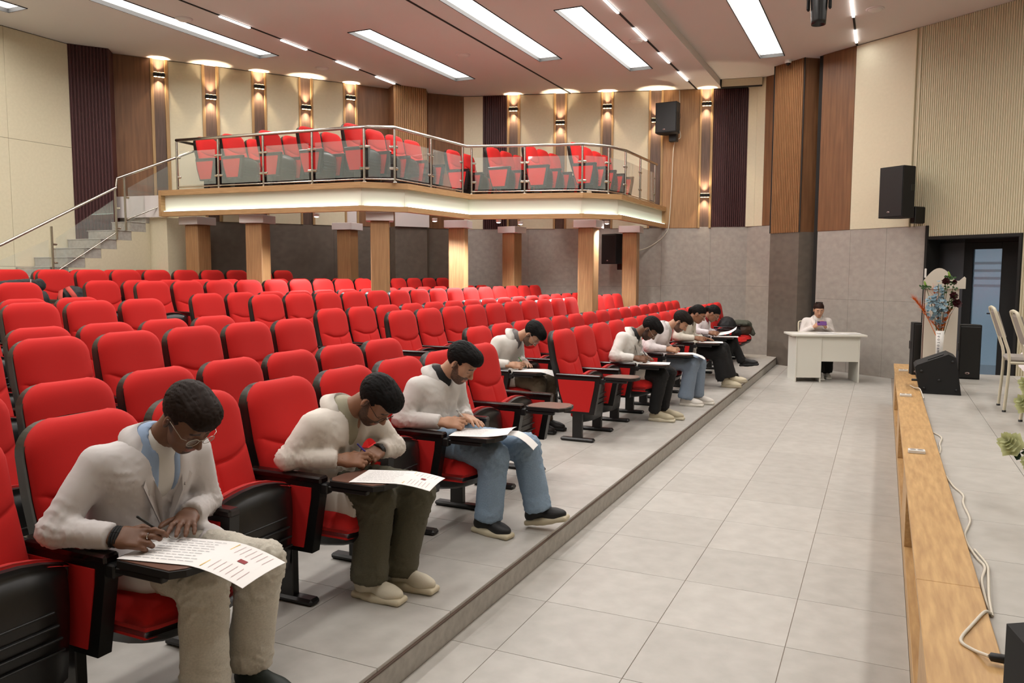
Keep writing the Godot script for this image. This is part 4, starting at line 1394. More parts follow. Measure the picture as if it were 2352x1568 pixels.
func lin(c: Color) -> Color: return c.srgb_to_linear()

# D: joints in the chair's frame (x ahead, y up, z to the right of the sitter)
func person(D: Dictionary, at: Vector3, turn: float, label: String) -> Node3D:
	var o := base("person", at, turn)
	tag(o, label, "person")
	var cs: float = D.get("cell", 0.012)
	var skin := lin(D.skin)
	var hair := lin(D.get("hair", Color(0.060, 0.052, 0.050)))
	var fem: bool = D.get("fem", false)
	var w: float = D.get("wide", 1.0)
	var pel: Vector3 = D.pelvis
	var wai: Vector3 = D.waist
	var che: Vector3 = D.chest
	var nb: Vector3 = D.neck
	var hc: Vector3 = D.head
	var rs: Vector3 = D.rsh; var ls: Vector3 = D.lsh
	var re: Vector3 = D.relb; var le: Vector3 = D.lelb
	var rw: Vector3 = D.rwr; var lw: Vector3 = D.lwr
	var rk: Vector3 = D.rknee; var lk: Vector3 = D.lknee
	var ra: Vector3 = D.rank; var la: Vector3 = D.lank
	var Z := Vector3(0, 0, 1)
	# skin: hidden core, neck, forearms, then head and hands
	var hf := Vector3(cos(D.pitch) * cos(D.get("hyaw", 0.0)), -sin(D.pitch), cos(D.pitch) * sin(D.get("hyaw", 0.0)))
	var hr := hf.cross(Vector3.UP).normalized()
	hr = (hr + Vector3.UP * D.get("hroll", 0.0)).normalized()
	var hu := hr.cross(hf).normalized()
	var hb := Basis(hf, hu, hr).scaled(Vector3.ONE)
	var ht := Transform3D(Basis(hf, hu, hr) * D.get("hs", 1.0), hc)
	var core := [cap(pel, wai, 0.09, 0.085), cap(wai, che, 0.085, 0.09), cap(che, nb, 0.085, 0.05), cap(rs, ls, 0.05, 0.05), cap(rs, re, 0.042, 0.036), cap(ls, le, 0.042, 0.036),
		cap(re, rw, 0.036, 0.024), cap(le, lw, 0.036, 0.024), cap(pel + Z * 0.08, rk, 0.07, 0.05), cap(pel - Z * 0.08, lk, 0.07, 0.05), cap(rk, ra, 0.05, 0.035), cap(lk, la, 0.05, 0.035),
		cap(nb - Vector3(0, 0.03, 0), ht * Vector3(-0.030, -0.055, 0), 0.056, 0.050, 0.03), cap(ht * Vector3(-0.03, -0.055, 0), ht * Vector3(0.02, -0.06, 0), 0.048, 0.040, 0.03)]
	var hv := "head1" if fem else "head0"
	var g0 := nets(core, maxf(cs, 0.014))
	var parts := [g0, moved(T[hv], ht)]
	var cols := [flatcol(g0, skin), head_colours(T[hv], skin, D.get("beard", 0), hair, fem)]
	for e: Array in [[rw, D.rdir, D.get("rroll", 0.7), D.get("rhand", "grip"), 1.0], [lw, D.ldir, D.get("lroll", 0.15), D.get("lhand", "flat"), -1.0]]:
		var fx: Vector3 = e[1].normalized()
		var fz := fx.cross(Vector3.UP).normalized()
		var b := Basis(fx, fz.cross(fx), fz)
		b = Basis(fx, e[2] * e[4]) * b
		b.z *= e[4]
		var ts := Transform3D(b * D.get("hand_scale", 1.0), e[0])
		var gh := moved(T[e[3]], ts)
		parts.append(gh); cols.append(flatcol(gh, skin * D.get("hand_tone", 1.0)))
		if e[4] > 0: o.set_meta("pen_xf", ts)
	var sm := mat(Color.WHITE, 0.55)
	sm.vertex_color_use_as_albedo = true
	sm.subsurf_scatter_enabled = true; sm.subsurf_scatter_strength = 0.05
	put_mesh("body", mesh_of(parts, cols), sm, o)
	var hm := mat(D.get("hair", Color(0.060, 0.052, 0.050)), 0.62)
	hm.metallic_specular = 0.25
	var hg: Array = T["tail" if fem else "hair"]
	put_mesh("hair", mesh_of([moved(hg, ht)]), hm, o)
	# trousers
	var tw: float = D.get("leg", 1.0)
	var th: float = D.get("hem", 1.0)
	var tr := [cap(pel + Z * 0.07, pel - Z * 0.07, 0.118 * w, 0.118 * w, 0.04), cap(pel + Z * 0.08, rk, 0.098 * w, 0.078 * tw, 0.04), cap(pel - Z * 0.08, lk, 0.098 * w, 0.078 * tw, 0.04),
		cap(rk, ra, 0.076 * tw, 0.064 * tw * th, 0.03), cap(lk, la, 0.076 * tw, 0.064 * tw * th, 0.03)]
	for e: Array in [[rk, ra], [lk, la]]:
		var dn: Vector3 = (e[1] - e[0]).normalized()
		tr.append(cap(e[1], e[1] + dn * 0.03, 0.064 * tw * th, 0.066 * tw * th, 0.02))
		tr.append(rbox(e[1] + dn * 0.135, Vector3(0.16, 0.09, 0.16), 0.004, 0.004, 1, Basis(Quaternion(Vector3.UP, dn))))
	var tm := mat(D.trousers, 0.9)
	tm.albedo_texture = noise_tex(Color(0.86, 0.86, 0.86), Color.WHITE, 0.08, 256, 4, 71)
	tm.uv1_triplanar = true; tm.uv1_scale = Vector3(5, 5, 5)
	var tf := [[rk, (ra - rk).normalized(), 0.20, 0.009, 0.055], [lk, (la - lk).normalized(), 0.20, 0.009, 0.055], [ra, (ra - rk).normalized(), 0.13, 0.008, 0.045], [la, (la - lk).normalized(), 0.13, 0.008, 0.045], [(pel + Z * 0.09).lerp(rk, 0.5), Vector3(0.7, 0.3, 0.4).normalized(), 0.2, 0.006, 0.06], [(pel - Z * 0.09).lerp(lk, 0.5), Vector3(0.7, 0.3, -0.4).normalized(), 0.2, 0.006, 0.06]]
	put_mesh("trousers", mesh_of([ruffle(nets(tr, cs), 0.007, 3.5, D.get("seed", 1) + 40, Vector3(1.0, 0.6, 0.8), tf)]), tm, o)
	# shirt under the coat
	var fwd: Vector3 = (che - wai).normalized().cross(Z) * -1.0
	if fwd.x < 0: fwd = -fwd
	var shm := mat(D.shirt, 0.85)
	var sl := [cap(wai + Z * 0.05, che + Z * 0.06, 0.098 * w, 0.100 * w, 0.05), cap(wai - Z * 0.05, che - Z * 0.06, 0.098 * w, 0.100 * w, 0.05), cap(che + Z * 0.05, nb - Vector3(0, 0.02, 0), 0.098, 0.068, 0.05), cap(che - Z * 0.05, nb - Vector3(0, 0.02, 0), 0.098, 0.068, 0.05)]
	put_mesh("shirt", mesh_of([nets(sl, maxf(cs, 0.014))]), shm, o)
	if D.has("over"):
		var ol := [cap(wai + Z * 0.05, che + Z * 0.06, 0.106 * w, 0.108 * w, 0.05), cap(wai - Z * 0.05, che - Z * 0.06, 0.106 * w, 0.108 * w, 0.05), cap(che + Z * 0.05, nb - Vector3(0, 0.02, 0), 0.106, 0.074, 0.05), cap(che - Z * 0.05, nb - Vector3(0, 0.02, 0), 0.106, 0.074, 0.05),
			cap(nb + fwd * 0.115 + Vector3(0, 0.03, 0), wai + fwd * 0.15, 0.044, 0.030, 0.008, 1), cap(nb + (hc - nb).normalized() * 0.12, nb - Vector3(0, 0.05, 0), 0.062, 0.058, 0.01, 1)]
		put_mesh("overshirt", mesh_of([nets(ol, maxf(cs, 0.010))]), mat(D.over, 0.85), o)
	# coat
	var cl := [cap(pel + Z * 0.075, wai + Z * 0.07, 0.128 * w, 0.118 * w, 0.05), cap(pel - Z * 0.075, wai - Z * 0.07, 0.128 * w, 0.118 * w, 0.05), cap(wai + Z * 0.07, che + Z * 0.075, 0.116 * w, 0.116 * w, 0.05), cap(wai - Z * 0.07, che - Z * 0.075, 0.116 * w, 0.116 * w, 0.05),
		cap(che + Z * 0.06, nb - Vector3(0.01, 0.065, 0), 0.110, 0.074, 0.05), cap(che - Z * 0.06, nb - Vector3(0.01, 0.065, 0), 0.110, 0.074, 0.05), cap(rs.lerp(ls, 0.04), nb - Vector3(0.02, 0.065, 0), 0.066, 0.066, 0.05), cap(ls.lerp(rs, 0.04), nb - Vector3(0.02, 0.065, 0), 0.066, 0.066, 0.05),
		cap(rs, re, 0.066, 0.056, 0.03), cap(ls, le, 0.066, 0.056, 0.03), cap(re, re.lerp(rw, 0.86), 0.054, 0.045, 0.025), cap(le, le.lerp(lw, 0.86), 0.054, 0.045, 0.025)]
	var tail: float = D.get("tail", 0.35)
	if tail > 0.0:
		cl.append(cap(pel + Z * 0.095, (pel + Z * 0.09).lerp(rk, tail), 0.122 * w, 0.104 * w, 0.04))
		cl.append(cap(pel - Z * 0.095, (pel - Z * 0.09).lerp(lk, tail), 0.122 * w, 0.104 * w, 0.04))
	if D.has("flap"):
		var fl: Array = D.flap
		cl.append(rbox(fl[0], fl[1], 0.012, 0.03, 0, Basis.from_euler(fl[2])))
	var chest_front := che + fwd * 0.15
	var vb: Vector3 = wai.lerp(che, D.get("vopen", 0.35)) + fwd * 0.155
	cl.append(cap(nb + fwd * 0.115 + Vector3(0, 0.02, 0), vb, D.get("vwide", 0.062), 0.010, 0.012, 1))
	cl.append(cap(nb + (hc - nb).normalized() * 0.12, nb - Vector3(0.0, 0.06, 0), 0.060, 0.056, 0.012, 1))
	for e: Array in [[re, rw], [le, lw]]:     # cut the cuffs square
		var dn: Vector3 = (e[1] - e[0]).normalized()
		cl.append(rbox(e[0].lerp(e[1], 0.90) + dn * 0.06, Vector3(0.075, 0.06, 0.075), 0.003, 0.003, 1, Basis(Quaternion(Vector3.UP, dn))))
	var cm := mat(D.coat, 0.85)
	cm.rim_enabled = true; cm.rim = 0.15
	var folds := [[re, (rs - re).normalized(), 0.15, 0.0055, 0.034], [re.lerp(rw, 0.25), (rw - re).normalized(), 0.13, 0.005, 0.03], [le, (ls - le).normalized(), 0.15, 0.0055, 0.034], [le.lerp(lw, 0.25), (lw - le).normalized(), 0.13, 0.005, 0.03],
		[wai + fwd * 0.08, Vector3(0.25, 0.95, 0.2).normalized(), 0.20, 0.007, 0.055], [rs + Vector3(0.05, -0.06, -0.05), (re - rs).normalized().rotated(Vector3.RIGHT, 0.6), 0.12, 0.006, 0.04], [pel + Z * 0.12, Vector3(0.5, 0.5, 0.5).normalized(), 0.18, 0.005, 0.05]]
	var cg := ruffle(nets(cl, cs), 0.0045, 3.2, D.get("seed", 1), Vector3(1.0, 0.55, 1.0), folds)
	var coat := put_mesh("coat", mesh_of([cg]), cm, o)
	# collar and lapels
	var upv := ((nb - che).normalized() + (hc - nb).normalized() * 0.6).normalized()
	var side := Z
	var ff := upv.cross(side) * -1.0
	if ff.x < 0: ff = -ff
	var st := S()
	var nC := 24
	var r0 := []; var r1 := []; var r2 := []
	for i in nC + 1:
		var t := lerpf(-2.55, 2.55, float(i) / nC)
		var dir := -ff * cos(t) + side * sin(t)
		var fr := clampf((absf(t) - 1.5) / 1.05, 0, 1)
		var c0 := nb + ff * 0.012
		r0.append(c0 + dir * 0.066 - upv * 0.045)
		r1.append(c0 + dir * (0.078 + 0.012 * fr) + upv * (0.034 - 0.05 * fr))
		r2.append(c0 + dir * (0.124 + 0.022 * fr) + upv * (-0.022 - 0.088 * fr) + ff * 0.034 * fr)
	sheet(st, [r0, r1, r2])
	var q0 := []; var q2 := []
	for i in nC + 1:
		q2.append(r2[i] - upv * 0.006 - (r2[i] - nb).normalized() * 0.004)
		q0.append(r1[i] - upv * 0.010)
	sheet(st, [r2, q2, q0])
	obj("collar", st, cm, coat)
	if D.get("lapel", false):
		for s: float in [-1.0, 1.0]:
			st = S()
			var top := nb + ff * 0.10 + Z * 0.075 * s - upv * 0.045
			var tip := che + fwd * 0.128 + Z * 0.112 * s + Vector3(0, 0.035, 0)
			var bot := vb + Z * 0.012 * s + fwd * 0.004
			var inn := nb.lerp(vb, 0.5) + fwd * 0.07 + Z * 0.048 * s
			for dd: float in [0.0, 0.007]:
				var off := fwd * (0.006 - dd)
				if s > 0: quad(st, top + off, tip + off, bot + off, inn + off)
				else: quad(st, top + off, inn + off, bot + off, tip + off)
			obj("lapel", st, cm, coat)
	for i: int in D.get("buttons", 0):
		st = S()
		var bp := vb + (wai - che).normalized() * (0.03 + 0.11 * i) + Z * 0.012 + fwd * -0.012
		lathe(st, [Vector2(0.0, 0.012), Vector2(0.009, 0.010), Vector2(0.010, 0.0)], bp, 10, Basis(Quaternion(Vector3.UP, fwd)))
		obj("button", st, M.plastic, coat)
	# shoes
	var shoe_m := mat(D.shoe, 0.6)
	var sole_m := mat(D.sole, 0.6)
	for e: Array in [D.rshoe, D.lshoe]:      # [heel point, yaw, pitch]
		var s := base("shoe", e[0], 0.0, o)
		s.basis = Basis(Vector3.UP, e[1]) * Basis(Vector3.BACK, e[2])
		put_mesh("upper", mesh_of([T.upper]), shoe_m, s)
		put_mesh("sole", mesh_of([T.sole]), sole_m, s)
		if D.get("laces", false):
			st = S()
			for k in 4:
				var x := 0.105 + 0.022 * k
				var y := 0.122 - 0.016 * k
				tube(st, [Vector3(x, y - 0.012, -0.028), Vector3(x + 0.004, y + 0.001, 0.0), Vector3(x, y - 0.012, 0.028)], 0.003, 5)
			obj("laces", st, sole_m, s)
	if D.get("glasses", false): glasses(o, ht, D.get("frame", Color(0.75, 0.72, 0.68)))
	return o

func glasses(o: Node3D, ht: Transform3D, c: Color) -> void:
	var st := S()
	for s: float in [-1.0, 1.0]:
		var ring := []
		for i in 17:
			var t := TAU * i / 16
			ring.append(ht * Vector3(0.108 - 0.10 * pow(absf(0.034 * s + 0.024 * cos(t)), 1.6) * 4.0, -0.004 + 0.020 * sin(t), 0.034 * s + 0.024 * cos(t)))
		tube(st, ring, 0.0014, 5, false)
		tube(st, [ht * Vector3(0.096, 0.004, 0.058 * s), ht * Vector3(0.085, 0.006, 0.074 * s), ht * Vector3(0.0, 0.012, 0.084 * s), ht * Vector3(-0.015, -0.004, 0.082 * s)], 0.0016, 5)
	tube(st, [ht * Vector3(0.107, 0.002, -0.011), ht * Vector3(0.110, 0.006, 0.0), ht * Vector3(0.107, 0.002, 0.011)], 0.0014, 5)
	var fm := mat(c, 0.3, 0.8)
	var gl := obj("glasses", st, fm, o)
	for s: float in [-1.0, 1.0]:
		st = S()
		var cpt := ht * Vector3(0.105, -0.004, 0.034 * s)
		for i in 16:
			var a := TAU * i / 16
			var b := TAU * (i + 1) / 16
			tri(st, cpt, ht * Vector3(0.104, -0.004 + 0.019 * sin(a), 0.034 * s + 0.023 * cos(a)), ht * Vector3(0.104, -0.004 + 0.019 * sin(b), 0.034 * s + 0.023 * cos(b)))
		obj("lens", st, M.glass, gl)

func pen_in_hand(p: Node3D, c: Color, label: String) -> void:
	var ts: Transform3D = p.transform * (p.get_meta("pen_xf") as Transform3D)
	var tip := ts * Vector3(0.150, -0.052, -0.044)
	var mid := ts * Vector3(0.120, -0.012, -0.046)
	var d := (mid - tip).normalized()
	var o := base("pen", tip)
	tag(o, label, "pen")
	var b := Basis(Quaternion(Vector3.UP, d))
	var st := S()
	lathe(st, [Vector2(0.0008, 0.0), Vector2(0.004, 0.014), Vector2(0.0045, 0.02), Vector2(0.0045, 0.125)], Vector3.ZERO, 10, b)
	obj("barrel", st, mat(c, 0.35), o)
	st = S()
	lathe(st, [Vector2(0.0045, 0.125), Vector2(0.0045, 0.142), Vector2(0.0, 0.144)], Vector3.ZERO, 10, b)
	obj("cap", st, mat(c.darkened(0.3), 0.35), o)

# a sheet of paper lying from A along U and W, drooping beyond the edge of the tablet
func paper(label: String, o3: Vector3, u: Vector3, w: Vector3, bend: float, droop: float, lines: int, mark := false) -> void:
	var o := base("paper_sheet", o3)
	tag(o, label, "paper", "exam papers")
	var n := 12
	var rows := []; var low := []
	for i in 7:
		var row := []; var r2 := []
		for j in n + 1:
			var s := float(j) / n
			var t := float(i) / 6
			var y := 0.002 + 0.012 * bend * sin(PI * t) * s
			if s > 0.55: y -= droop * pow((s - 0.55) / 0.45, 1.6)
			var p := u * s * (1.0 - 0.25 * droop * maxf(s - 0.55, 0.0)) + w * t + Vector3.UP * y
			row.append(p); r2.append(p - Vector3.UP * 0.0012)
		rows.append(row); low.append(r2)
	var st := S()
	sheet(st, rows); 
	low.reverse()
	sheet(st, low)
	obj("sheet", st, M.paper, o)
	st = S()
	var rg := RandomNumberGenerator.new()
	rg.seed = int(o3.z * 1000) + lines
	for k in lines:
		var t := 0.12 + 0.76 * k / maxf(lines - 1, 1)
		var s0 := 0.06 + 0.05 * rg.randf()
		var s1 := 0.50 + 0.04 * rg.randf()
		var x := s0
		while x < s1:
			var e := x + 0.02 + 0.05 * rg.randf()
			var y := Vector3.UP * (0.0034 + 0.012 * bend * sin(PI * t) * e)
			var hw := w.normalized() * 0.0010
			quad(st, u * x + w * t + hw + y, u * x + w * t - hw + y, u * e + w * t - hw + y, u * e + w * t + hw + y)
			x = e + 0.012
	if lines: obj("handwriting", st, M.ink, o)
	if mark:
		var at := func(s: float, t: float) -> Vector3:
			var y := 0.0034 - (droop * pow((s - 0.55) / 0.45, 1.6) if s > 0.55 else 0.0) + 0.012 * bend * sin(PI * t) * s
			return u * s * (1.0 - 0.25 * droop * maxf(s - 0.55, 0.0)) + w * t + Vector3.UP * y
		st = S()
		quad(st, at.call(0.79, 0.46), at.call(0.85, 0.46), at.call(0.85, 0.55), at.call(0.79, 0.55))
		obj("crest", st, mat(Color(0.55, 0.20, 0.22), 0.8), o)
		st = S()
		for k in 6:
			for c: Array in [[0.70 + 0.045 * k, 0.08, 0.36], [0.70 + 0.045 * k, 0.64, 0.92]]:
				quad(st, at.call(c[0], c[1]), at.call(c[0] + 0.0035, c[1]), at.call(c[0] + 0.0035, c[2]), at.call(c[0], c[2]))
		obj("letterhead", st, mat(Color(0.72, 0.58, 0.58), 0.8), o)
		st = S()
		quad(st, at.call(0.64, 0.06), at.call(0.648, 0.06), at.call(0.648, 0.94), at.call(0.64, 0.94))
		obj("rule", st, mat(Color(0.86, 0.72, 0.40), 0.8), o)

func V(x: float, y: float, z: float) -> Vector3: return Vector3(x, y, z)

func build_people() -> void:
	make_templates()
	var dark := Color(0.42, 0.285, 0.205)
	var brown := Color(0.53, 0.37, 0.275)
	var fair := Color(0.69, 0.52, 0.415)
	var white := Color(0.83, 0.81, 0.80)
	var common := {"pelvis": V(0.24, 0.53, 0), "waist": V(0.23, 0.67, 0), "chest": V(0.28, 0.83, 0), "neck": V(0.33, 0.955, 0), "head": V(0.50, 1.02, -0.01), "pitch": 0.85,
		"rsh": V(0.27, 0.885, 0.17), "lsh": V(0.32, 0.875, -0.18), "relb": V(0.22, 0.70, 0.29), "lelb": V(0.31, 0.66, -0.27), "rwr": V(0.45, 0.682, 0.235), "lwr": V(0.46, 0.672, -0.07), "rdir": V(0.12, -0.015, -0.06), "ldir": V(0.1, -0.01, 0.13),
		"rknee": V(0.68, 0.50, 0.09), "lknee": V(0.72, 0.50, -0.11), "rank": V(0.66, 0.13, 0.09), "lank": V(0.68, 0.13, -0.11), "rshoe": [V(0.58, 0.0, 0.09), 0.0, 0.0], "lshoe": [V(0.61, 0.0, -0.11), 0.0, 0.0],
		"skin": brown, "coat": white, "shirt": Color(0.12, 0.12, 0.13), "trousers": Color(0.07, 0.07, 0.075), "shoe": Color(0.80, 0.78, 0.72), "sole": Color(0.80, 0.78, 0.70), "beard": 1}
	var mk := func(over: Dictionary) -> Dictionary:
		var d := common.duplicate()
		d.merge(over, true)
		return d
	var fl := 0.14
	# 1 with glasses, black pen and bracelet
	var p1 := person(mk.call({"seed": 1, "skin": dark, "beard": 2, "pitch": 0.80, "hyaw": 0.12, "head": V(0.50, 1.055, -0.02), "neck": V(0.335, 0.965, -0.005), "chest": V(0.29, 0.83, 0), "hair": Color(0.13, 0.09, 0.07), "shirt": Color(0.80, 0.79, 0.77), "rsh": V(0.27, 0.90, 0.18), "lsh": V(0.34, 0.885, -0.19),
		"relb": V(0.225, 0.695, 0.325), "rwr": V(0.455, 0.685, 0.255), "rdir": V(0.13, -0.01, -0.05), "lelb": V(0.33, 0.66, -0.26), "lwr": V(0.455, 0.675, -0.05), "ldir": V(0.11, -0.01, 0.14), "trousers": Color(0.78, 0.755, 0.70), "coat": Color(0.77, 0.75, 0.745),
		"rknee": V(0.67, 0.515, 0.09), "lknee": V(0.73, 0.505, -0.13), "rank": V(0.665, 0.15, 0.09), "lank": V(0.67, 0.15, -0.12), "leg": 1.12, "hem": 1.15, "tail": 0.45, "lapel": true, "buttons": 2, "glasses": true, "over": Color(0.55, 0.63, 0.74), "cell": 0.0105, "vopen": 0.1, "vwide": 0.078, "shoe": Color(0.10, 0.14, 0.12), "sole": Color(0.75, 0.70, 0.60)}),
		Vector3(ROWX, fl, -2.093), 0.0, "seated student in white coat and cream trousers writing with a black pen")
	pen_in_hand(p1, Color(0.10, 0.11, 0.11), "black pen in the hand of the student with the bracelet")
	var xf: Transform3D = p1.get_meta("pen_xf")
	var st := S()
	for i in 3: 
		var ring := []
		for k in 13: ring.append(xf * (Vector3(-0.014 + 0.010 * i, 0, 0) + Vector3(0, 0.024 * cos(TAU * k / 12), 0.036 * sin(TAU * k / 12))))
		tube(st, ring, 0.0055, 6, false)
	obj("bracelet", st, M.blackmatte, p1)
	st = S()
	var ring2 := []
	for k in 13: ring2.append(xf * (Vector3(0.103, 0.002, -0.012) + Vector3(0, 0.0115 * cos(TAU * k / 12), 0.0115 * sin(TAU * k / 12))))
	tube(st, ring2, 0.0022, 6, false)
	obj("ring", st, M.chrome, p1)
	var tx := ROWX + 0.49
	var ty := fl + 0.629
	paper("exam sheet drooping over the tablet of the student with cream trousers", Vector3(tx + 0.01, ty, -2.093 + 0.30), V(0.46, 0, -0.10), V(-0.03, 0, -0.24), 0.4, 0.06, 9, true)
	# 2 olive trousers
	var p2 := person(mk.call({"seed": 2, "skin": brown, "beard": 1, "pitch": 0.95, "head": V(0.535, 0.955, -0.03), "neck": V(0.355, 0.915, 0.0), "chest": V(0.31, 0.79, 0), "waist": V(0.24, 0.66, 0), "rsh": V(0.31, 0.845, 0.175), "lsh": V(0.42, 0.815, -0.18), "relb": V(0.235, 0.695, 0.275), "rwr": V(0.455, 0.683, 0.135), "rdir": V(0.12, -0.01, -0.10),
		"lelb": V(0.47, 0.665, -0.29), "lwr": V(0.50, 0.685, -0.10), "ldir": V(0.03, -0.01, 0.14), "lhand": "grip", "lroll": 0.5, "trousers": Color(0.33, 0.315, 0.25), "shirt": Color(0.60, 0.58, 0.50), "coat": Color(0.83, 0.80, 0.765),
		"rknee": V(0.62, 0.50, 0.10), "lknee": V(0.735, 0.505, -0.08), "rank": V(0.575, 0.14, 0.10), "lank": V(0.635, 0.13, -0.08), "rshoe": [V(0.49, 0.0, 0.10), 0.0, 0.0], "lshoe": [V(0.565, 0.0, -0.08), 0.0, 0.0], "leg": 1.2, "hem": 1.15, "tail": 0.3, "flap": [V(0.47, 0.47, 0.175), V(0.095, 0.075, 0.02), V(0, 0.1, -0.35)], "glasses": true, "frame": Color(0.2, 0.18, 0.17), "laces": true, "shoe": Color(0.82, 0.79, 0.71), "sole": Color(0.80, 0.76, 0.66), "vopen": 0.5}),
		Vector3(ROWX, fl, -3.227), 0.0, "seated bearded student in white coat and olive trousers with a wristwatch")
	pen_in_hand(p2, Color(0.24, 0.22, 0.62), "clear pen with blue cap in the hand of the student in olive trousers")
	st = S()
	var lw2 := V(0.502, 0.685, -0.095)
	for i in 3:
		var rg2 := []
		for k in 13: rg2.append(lw2 + Vector3(0.033 * cos(TAU * k / 12), 0.028 * sin(TAU * k / 12), -0.012 + 0.010 * i))
		tube(st, rg2, 0.0055, 6, false)
	box(st, lw2 + V(0.0, 0.030, 0.0), V(0.04, 0.010, 0.036), Basis(), 0.003)
	obj("wristwatch", st, M.blackgloss, p2)
	for s: float in [-1.0, 1.0]:
		pass
	paper("pair of exam sheets lying on the tablet of the student in olive trousers", Vector3(tx + 0.12, ty, -3.227 + 0.30), V(0.36, 0, -0.12), V(-0.05, 0, -0.23), 0.5, 0.03, 8, true)
	# 3 blue jeans
	var p3 := person(mk.call({"seed": 3, "skin": fair, "beard": 1, "pitch": 0.68, "head": V(0.40, 1.02, -0.03), "neck": V(0.25, 0.945, 0), "chest": V(0.21, 0.81, 0), "waist": V(0.20, 0.66, 0), "rsh": V(0.195, 0.87, 0.175), "lsh": V(0.27, 0.855, -0.185), "relb": V(0.14, 0.69, 0.27), "rwr": V(0.42, 0.683, 0.215), "rdir": V(0.13, -0.01, -0.07), "lelb": V(0.28, 0.66, -0.26), "lwr": V(0.45, 0.672, -0.02), "ldir": V(0.12, -0.01, 0.08),
		"trousers": Color(0.54, 0.63, 0.72), "shirt": Color(0.05, 0.05, 0.055), "coat": Color(0.79, 0.775, 0.76), "rknee": V(0.70, 0.475, 0.11), "lknee": V(0.82, 0.505, -0.09), "rank": V(0.665, 0.13, 0.11), "lank": V(0.90, 0.16, -0.09), "rshoe": [V(0.565, 0.0, 0.11), -0.2, 0.0], "lshoe": [V(0.83, 0.015, -0.09), 0.05, 0.22], "leg": 1.15, "hem": 1.15, "tail": 0.0, "shoe": Color(0.055, 0.055, 0.06), "sole": Color(0.74, 0.70, 0.60), "vopen": 0.2, "vwide": 0.05, "buttons": 3}),
		Vector3(ROWX, fl, -4.361), 0.0, "seated student in white coat, blue jeans and black trainers writing")
	pen_in_hand(p3, Color(0.85, 0.85, 0.84), "white pen in the hand of the student in blue jeans")
	paper("exam sheet with curled corner on the tablet of the student in jeans", Vector3(tx + 0.02, ty, -4.361 + 0.33), V(0.34, 0, -0.09), V(-0.05, 0, -0.24), 0.6, -0.02, 10)
	paper("exam sheet hanging down under the papers of the student in jeans", Vector3(tx + 0.20, ty - 0.004, -4.361 + 0.22), V(0.26, 0, -0.14), V(-0.03, 0, -0.14), 0.1, 0.09, 0)
	# 4 second row, green pen
	var f2 := row_floor(2)
	var p4 := person(mk.call({"seed": 4, "cell": 0.015, "skin": fair, "beard": 1, "pitch": 1.05, "head": V(0.56, 0.975, -0.02), "neck": V(0.375, 0.95, 0), "chest": V(0.29, 0.83, 0), "glasses": true, "frame": Color(0.85, 0.85, 0.85), "trousers": Color(0.41, 0.365, 0.30), "shirt": Color(0.40, 0.38, 0.38), "shoe": Color(0.14, 0.13, 0.13), "sole": Color(0.05, 0.05, 0.05), "vwide": 0.055, "rdir": V(0.13, -0.01, -0.09), "coat": Color(0.81, 0.795, 0.77)}),
		Vector3(row_x(2), f2, -7.27), 0.0, "student in white coat with glasses, writing with a green pen in the second row")
	pen_in_hand(p4, Color(0.30, 0.62, 0.30), "green pen in the hand of the second-row student")
	paper("exam sheets draped over the tablet of the second-row student", Vector3(row_x(2) + 0.49, f2 + 0.629, -7.27 + 0.31), V(0.48, 0, -0.10), V(-0.03, 0, -0.25), 0.4, 0.07, 5, true)
	# 5 .. 8 front row beyond the aisle
	var z5 := -7.27 - PITCH * 2
	var p5 := person(mk.call({"seed": 5, "cell": 0.016, "skin": dark, "beard": 1, "pitch": 0.95, "head": V(0.52, 0.985, -0.02), "neck": V(0.345, 0.93, 0), "chest": V(0.27, 0.81, 0), "glasses": true, "shoe": Color(0.70, 0.66, 0.56), "sole": Color(0.78, 0.75, 0.66), "coat": Color(0.84, 0.83, 0.81), "lapel": true, "tail": 0.5, "rank": V(0.62, 0.13, 0.09), "rshoe": [V(0.56, 0.0, 0.09), 0.0, 0.0], "lank": V(0.66, 0.13, -0.09), "lshoe": [V(0.62, 0.0, -0.09), 0.0, 0.0]}),
		Vector3(ROWX, fl, z5), 0.0, "bearded student in white coat and black trousers writing beyond the aisle")
	pen_in_hand(p5, Color(0.12, 0.16, 0.22), "dark pen in the hand of the bearded student in black trousers")
	paper("exam sheet on the tablet of the bearded student in black trousers", Vector3(tx + 0.01, ty, z5 + 0.28), V(0.30, 0, -0.06), V(-0.04, 0, -0.22), 0.2, 0.0, 8)
	var z6 := -7.27 - PITCH * 4
	var p6 := person(mk.call({"seed": 6, "cell": 0.017, "skin": fair, "beard": 1, "pitch": 0.80, "head": V(0.59, 1.0, -0.02), "neck": V(0.42, 0.94, 0), "chest": V(0.34, 0.81, 0), "rsh": V(0.33, 0.88, 0.17), "lsh": V(0.38, 0.865, -0.18), "relb": V(0.28, 0.70, 0.29), "rwr": V(0.51, 0.682, 0.22), "hair": Color(0.10, 0.075, 0.06), "trousers": Color(0.50, 0.56, 0.63), "leg": 1.15, "hem": 1.2, "shoe": Color(0.84, 0.82, 0.79), "sole": Color(0.84, 0.82, 0.78), "rknee": V(0.76, 0.50, 0.09), "lknee": V(0.80, 0.50, -0.11),
		"rank": V(0.70, 0.13, 0.09), "lank": V(0.78, 0.13, -0.11), "rshoe": [V(0.63, 0.0, 0.09), 0.0, 0.0], "lshoe": [V(0.72, 0.0, -0.11), 0.0, 0.0], "coat": Color(0.83, 0.80, 0.80), "shirt": Color(0.78, 0.77, 0.76)}),
		Vector3(ROWX, fl, z6), 0.0, "student in white coat, light blue jeans and white shoes beyond the aisle")
	pen_in_hand(p6, Color(0.45, 0.14, 0.13), "dark red pen in the hand of the student in white shoes")
